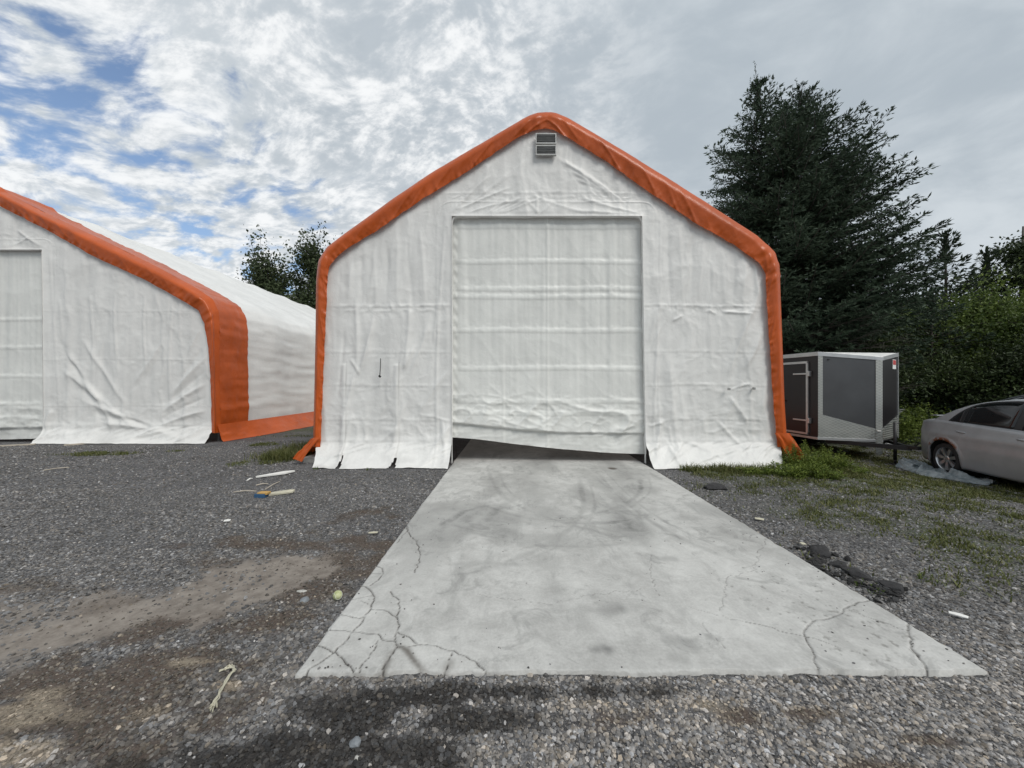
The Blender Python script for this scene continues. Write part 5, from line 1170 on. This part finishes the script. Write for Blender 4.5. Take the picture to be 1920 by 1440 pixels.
# ================================================================ TREES
def conifer(label, base, h, prof, nbr, seed, m='spruce', leaders=((0, 0, 0),), asym=None, tuft=.13, side_step=.13, lowbare=.0, droop=.12, group=None, name='spruce_tree', dead=0, dens=1.0):
    r = random.Random(seed); bz = float(gz(*base)); root = empty(name, (base[0], base[1], bz)); tag(root, label, 'tree', group)
    leaders = [tuple(l)+(1.0,)*(4-len(l)) for l in leaders]
    tk = MB(); limbs = MB()
    for li, (lx, ly, split, *_r) in enumerate(leaders):
        pts = []; rr_ = []
        for k in range(9):
            t = k/8; z = h*t if li == 0 else h*(split+(leaders[li][3]/1.0-split)*t)
            q = t if li == 0 else t
            off = (max(0, (z/h-split)/(1-split)) if split < 1 else 0)**.7; pts.append((lx*off, ly*off, z-.1)); rr_.append((.017*h*(1-z/h)+.012))
        tk.tube(pts, rr_, 8)
    P = []; D_ = []; Ls = []; Cc = []
    twk = 0
    for b in range(nbr):
        t = lowbare+(1-lowbare)*(b+r.random())/nbr; t = min(t, .985); L = prof(t)*r.uniform(.70, 1.04)
        li = r.randrange(len(leaders)) if t > max(l[2] for l in leaders) else 0
        lx, ly, split = leaders[li][:3]; z = h*t
        if li > 0 and z > h*leaders[li][3]-.1: li = 0; lx, ly, split = leaders[0][:3]
        off = max(0, (t-split)/max(1-split, .01))**.7; az = r.uniform(0, 6.283)
        if asym: L *= asym(az, t)
        if t < dead: L *= .85
        if L < .12: continue
        o = Vector((lx*off, ly*off, z)); dirh = Vector((math.cos(az), math.sin(az), 0)); rise = .46*t**1.5+.02-droop*(1-t)+r.gauss(0, .07)
        if t > .9: rise = 1.0
        nseg = 7; pts = []
        bend = r.gauss(0, .22)
        for k in range(nseg+1):
            s = k/nseg; zz_ = rise*L*s-droop*L*math.sin(math.pi*s)*.6*(1-t)+.10*L*s*s
            pts.append(o+dirh*(L*s)+Vector((-dirh.y, dirh.x, 0))*(bend*L*s*s)+Vector((0, 0, zz_)))
        limbs.tube(pts, [.006+.011*L*(1-k/nseg) for k in range(nseg+1)], 4, False)
        isdead = t < dead and r.random() < .35
        ns = int(L/side_step); start = .30 if t < .35 else .12
        for j in range(ns):
            s = start+(1-start)*(j+r.random())/max(ns, 1); kf = min(s*nseg, nseg-.001); k0 = int(kf); p = pts[k0].lerp(pts[k0+1], kf-k0); ax = (pts[k0+1]-pts[k0]).normalized()
            sgn = 1 if j % 2 else -1; side = Vector((-ax.y, ax.x, 0)).normalized()*sgn
            d = (ax*r.uniform(.5, .95)+side*r.uniform(.5, .9)+Vector((0, 0, r.uniform(-.35, .22)))).normalized(); ln = (.36*L*(1-s)**.7+.20)*r.uniform(.5, 1.1); ln = min(ln, 1.1)
            if isdead: limbs.tube([p, p+d*ln*.5+Vector((0,0,-.03)), p+d*ln+Vector((0, 0, -.08))], [.006, .004, .002], 3, False); continue
            if r.random() > dens: continue
            nt_ = max(2, int(ln/(tuft*.40)))
            for q in range(nt_):
                u = (q+.3)/nt_; pp = p+d*ln*u+Vector((0, 0, -.10*ln*u*u)); P.append(pp); D_.append(d+Vector((r.gauss(0, .45), r.gauss(0, .45), r.gauss(.0, .4)))); Ls.append(tuft*r.uniform(.7, 1.3)); Cc.append(.25+.35*u+r.gauss(0, .16))
        for q in range(3): P.append(pts[-1]); D_.append((pts[-1]-pts[-2]).normalized()+Vector((r.gauss(0, .3), r.gauss(0, .3), r.gauss(0, .3)))); Ls.append(tuft*1.1); Cc.append(.7)
    for li, l in enumerate(leaders):
        top = Vector((l[0], l[1], h if li == 0 else h*l[3]))
        if len(leaders) > 1:
            for q in range(5):
                e_ = top+Vector((r.gauss(0, .16), r.gauss(0, .16), (.75 if q == 0 else r.uniform(.1, .45)))); s0 = top+Vector((0, 0, -.6*r.random()-.1)); limbs.tube([s0, e_], [.016, .005], 4, False)
                for u in range(14): pp = s0.lerp(e_, .15+.85*u/13); P.append(pp); D_.append(Vector((r.gauss(0, .6), r.gauss(0, .6), .9))); Ls.append(tuft*.62); Cc.append(.5)
        for q in range(90):
            u = r.random(); pp = top-Vector((0, 0, u*1.5-.15)); an = r.uniform(0, 6.28); sp_ = .15+1.0*u
            P.append(pp); D_.append(Vector((math.cos(an)*sp_, math.sin(an)*sp_, 1))); Ls.append(tuft*(.8+u)); Cc.append(.5)
    P = np.array([tuple(p) for p in P]); Dn = np.array([tuple(d) for d in D_]); Ls = np.array(Ls); Cc = np.clip(np.array(Cc), 0, 1)
    v1, f1 = cards(P, Dn, Ls, Ls*.27); v2, f2 = cards(P+rng.normal(0, .02, P.shape), Dn+rng.normal(0, .5, Dn.shape), Ls*.85, Ls*.24)
    tr_ = tk.build('trunk', M['bark'], root, True); limbs.build('limb', M['deadwood'] if dead else M['bark'], tr_)
    cr_ = mesh_np('crown', np.concatenate([v1, v2]), [f1, f2+len(v1)], M[m], root, False, np.concatenate([np.repeat(Cc, 4)]*2)); print(label[:30], 'cards', 2*len(P)); return root
def broadleaf(label, base, h, r0, seed, m, nl, leaf, trunk_h=.25, up=.6, nlimb=16, clump=.5, group=None, name='deciduous_tree', shape=None, squash=1., cat='tree', gapx=.0, ntw=7):
    r = random.Random(seed); rs = np.random.default_rng(seed); bz = float(gz(*base)); root = empty(name, (base[0], base[1], bz)); tag(root, label, cat, group)
    tk = MB(); tk.tube([(0, 0, -.1), (.02*h*r.gauss(0, 1), 0, h*.3), (.02*h*r.gauss(0, 1), .01*h, h*.62), (.03*h*r.gauss(0, 1), 0, h*.93)], [.020*h, .015*h, .009*h, .003*h], 8)
    cent = []; 
    for i in range(nlimb):
        t = trunk_h+(1-trunk_h)*(i+r.random())/nlimb; az = r.uniform(0, 6.283); w = r0*(shape(t) if shape else math.sin(math.pi*min(1, (t-trunk_h)/(1-trunk_h)*.8+.2))**.7); L = w*r.uniform(.75, 1.15); zz_ = h*t*(.92 if up > .3 else 1)
        dz_ = up*L*r.uniform(.7, 1.5); p0 = Vector((0, 0, zz_*.86)); p2 = Vector((math.cos(az)*L, math.sin(az)*L, min(zz_*.86+dz_, h*1.0))); p1 = p0.lerp(p2, .5)+Vector((0, 0, -.1*L*up+.02))
        tk.tube([p0, p1, p2], [.006*h*(1-t*.6), .004*h*(1-t*.6), .0015*h], 5, False)
        for k in range(ntw):
            s = r.uniform(.30, 1.05); q = p0.lerp(p1, s*2) if s < .5 else p1.lerp(p2, s*2-1); e = q+Vector((r.gauss(0, .22)*r0, r.gauss(0, .22)*r0, abs(r.gauss(0, .30))*r0*(.4+up)))
            tk.tube([q, e], [.0016*h, .0008*h], 3, False); cent.append((q, e))
    if not cent: return root
    A = np.array([tuple(c[0]) for c in cent]); B = np.array([tuple(c[1]) for c in cent]); idx = rs.integers(0, len(cent), nl); t = rs.random(nl)[:, None]**.8*1.12
    P = A[idx]+(B[idx]-A[idx])*t+rs.normal(0, 1, (nl, 3))*clump*leaf*np.array([1, 1, .8*squash])*(2.2)
    P[:, 2] = np.maximum(P[:, 2], .05); d = rs.normal(0, 1, (nl, 3)); d[:, 2] -= .3; L = leaf*rs.uniform(.6, 1.3, nl)
    tone = rs.normal(0, .13, len(cent))[idx]; v, f = cards(P, d, L, L*.62)
    # leaf tone gets paler outward from the trunk
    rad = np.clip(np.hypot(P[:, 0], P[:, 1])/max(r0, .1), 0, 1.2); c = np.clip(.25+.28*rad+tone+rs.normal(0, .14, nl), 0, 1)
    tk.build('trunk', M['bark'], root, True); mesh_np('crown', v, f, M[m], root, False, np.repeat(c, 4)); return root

def sp_prof(t): return float(np.interp(t, [0, .3, .45, .64, .76, .84, .92, .97, 1], [3.5, 3.75, 3.65, 3.2, 2.4, 1.45, .62, .28, .10]))
def sp_asym(az, t): return 1+.16*math.cos(az)*(1-t)**.3-.10*math.exp(-((t-.72)/.1)**2)*math.cos(az)
SPX, SPY = 10.5, 14.6
conifer('huge dark spruce with two leading tips rising behind the tent and trailer', (SPX, SPY), 13.35, sp_prof, 720, 5, leaders=((-1.15, 0, .60), (.55, .1, .60, .975)), asym=sp_asym, dead=.30, tuft=.15, side_step=.10, droop=.16)
P2 = lambda c: (lambda t: max(.05, c*(1-t)**.8+.08))
gc = 'smaller conifers beyond the clearing'
conifer('pale green conifer with a blunt top right of the big spruce', (20.9, 18.5), 9.1, P2(2.5), 170, 11, 'pine2', tuft=.26, side_step=.24, group=gc, name='conifer_tree')
conifer('thin loose conifer between the pale conifer and the bushy tree at the right edge', (24.1, 19.5), 8.6, P2(2.3), 130, 12, 'pine2', tuft=.26, side_step=.26, group=gc, name='conifer_tree', dens=.7)
conifer('dark conifer standing in shade close behind the silver sedan', (16.6, 15.2), 5.6, P2(2.5), 110, 13, 'spruce', tuft=.2, side_step=.2, group=gc, name='conifer_tree')
conifer('dark conifer in shade right behind the trailer', (13.6, 17.6), 6.4, P2(2.8), 110, 14, 'spruce', tuft=.2, side_step=.2, group=gc, name='conifer_tree')
gb = 'leafy trees and bushes behind the trailer and cars'
BL = [('round-topped dark green tree reaching highest at the right edge', (25.6, 19.2), 10.6, 2.5, 'woodleaf', 17000, .17), ('bright green bushy tree behind the silver sedan', (19.6, 15.8), 6.2, 2.6, 'shrubleaf', 19000, .13),
      ('yellow-green bushy tree at the right edge above the cars', (18.9, 13.9), 5.5, 2.2, 'shrubleaf', 17000, .12), ('low yellow-green bush right of the big spruce foot', (17.4, 16.2), 5.3, 2.1, 'shrubleaf', 13000, .13),
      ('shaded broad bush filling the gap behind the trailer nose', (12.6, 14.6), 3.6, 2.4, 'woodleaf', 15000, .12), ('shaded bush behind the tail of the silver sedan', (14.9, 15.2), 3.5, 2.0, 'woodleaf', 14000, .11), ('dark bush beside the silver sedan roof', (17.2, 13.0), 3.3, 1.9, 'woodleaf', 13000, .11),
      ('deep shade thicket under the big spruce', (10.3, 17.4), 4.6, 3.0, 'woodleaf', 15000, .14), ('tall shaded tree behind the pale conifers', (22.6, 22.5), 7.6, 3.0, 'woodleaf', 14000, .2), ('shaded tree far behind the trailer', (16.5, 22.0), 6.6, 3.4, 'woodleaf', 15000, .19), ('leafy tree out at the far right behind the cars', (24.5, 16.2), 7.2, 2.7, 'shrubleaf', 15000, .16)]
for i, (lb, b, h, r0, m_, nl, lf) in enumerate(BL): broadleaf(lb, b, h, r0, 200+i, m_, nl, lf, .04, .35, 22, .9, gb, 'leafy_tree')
# light green undergrowth between trailer and sedan
broadleaf('low bright undergrowth bush between the trailer tongue and the sedan', (12.3, 12.5), .95, .8, 231, 'weed', 3500, .07, .02, .3, 14, .9, gb, 'undergrowth_bush', cat='bush')
broadleaf('second low undergrowth bush just behind the sedan boot', (13.6, 13.1), 1.05, .8, 232, 'weed', 3500, .07, .02, .3, 14, .9, gb, 'undergrowth_bush', cat='bush')
# wood behind everything on the right, one mass
n = 60000; x = rng.uniform(8, 60, n); y = 24+rng.random(n)*5+.1*x; hh = 4.6+2.2*fbm(x*.25, x*0, 141)+.02*x; z = rng.random(n)**.8*hh; P = np.stack([x, y, z-.2], -1); v, f = cards(P, rng.normal(0, 1, (n, 3)), .42, .3)
tag(mesh_np('far_wood', v, f, M['woodleaf'], None, False, np.repeat(np.clip(rng.normal(.3, .2, n), 0, 1), 4)), kind='stuff')
# poplars behind the tents on the left
gp = 'poplar trees beyond the tents'
shp = lambda t: (1-t)**.55*.95+.12
for i, (lb, b, h, r0, nl) in enumerate([('rounded poplar standing behind the roof of the farther tent', (-22.4, 35), 13.6, 2.7, 7000), ('tallest pointed poplar beside the nearer tent left edge', (-18.6, 35.5), 15.6, 2.4, 8000), ('poplar top peeping over the left shoulder of the nearer tent', (-16.3, 36.5), 15.0, 2.4, 6000), ('thin poplar low between the two taller poplars', (-20.6, 37.5), 11.6, 1.9, 2600)]):
    broadleaf(lb, b, h, r0, 300+i, 'poplar', nl, .27, .42, 1.5, 20, .55, gp, 'poplar_tree', shape=shp, ntw=6)
# a hedge line far off behind the camera and sides, so that nothing shows bare horizon
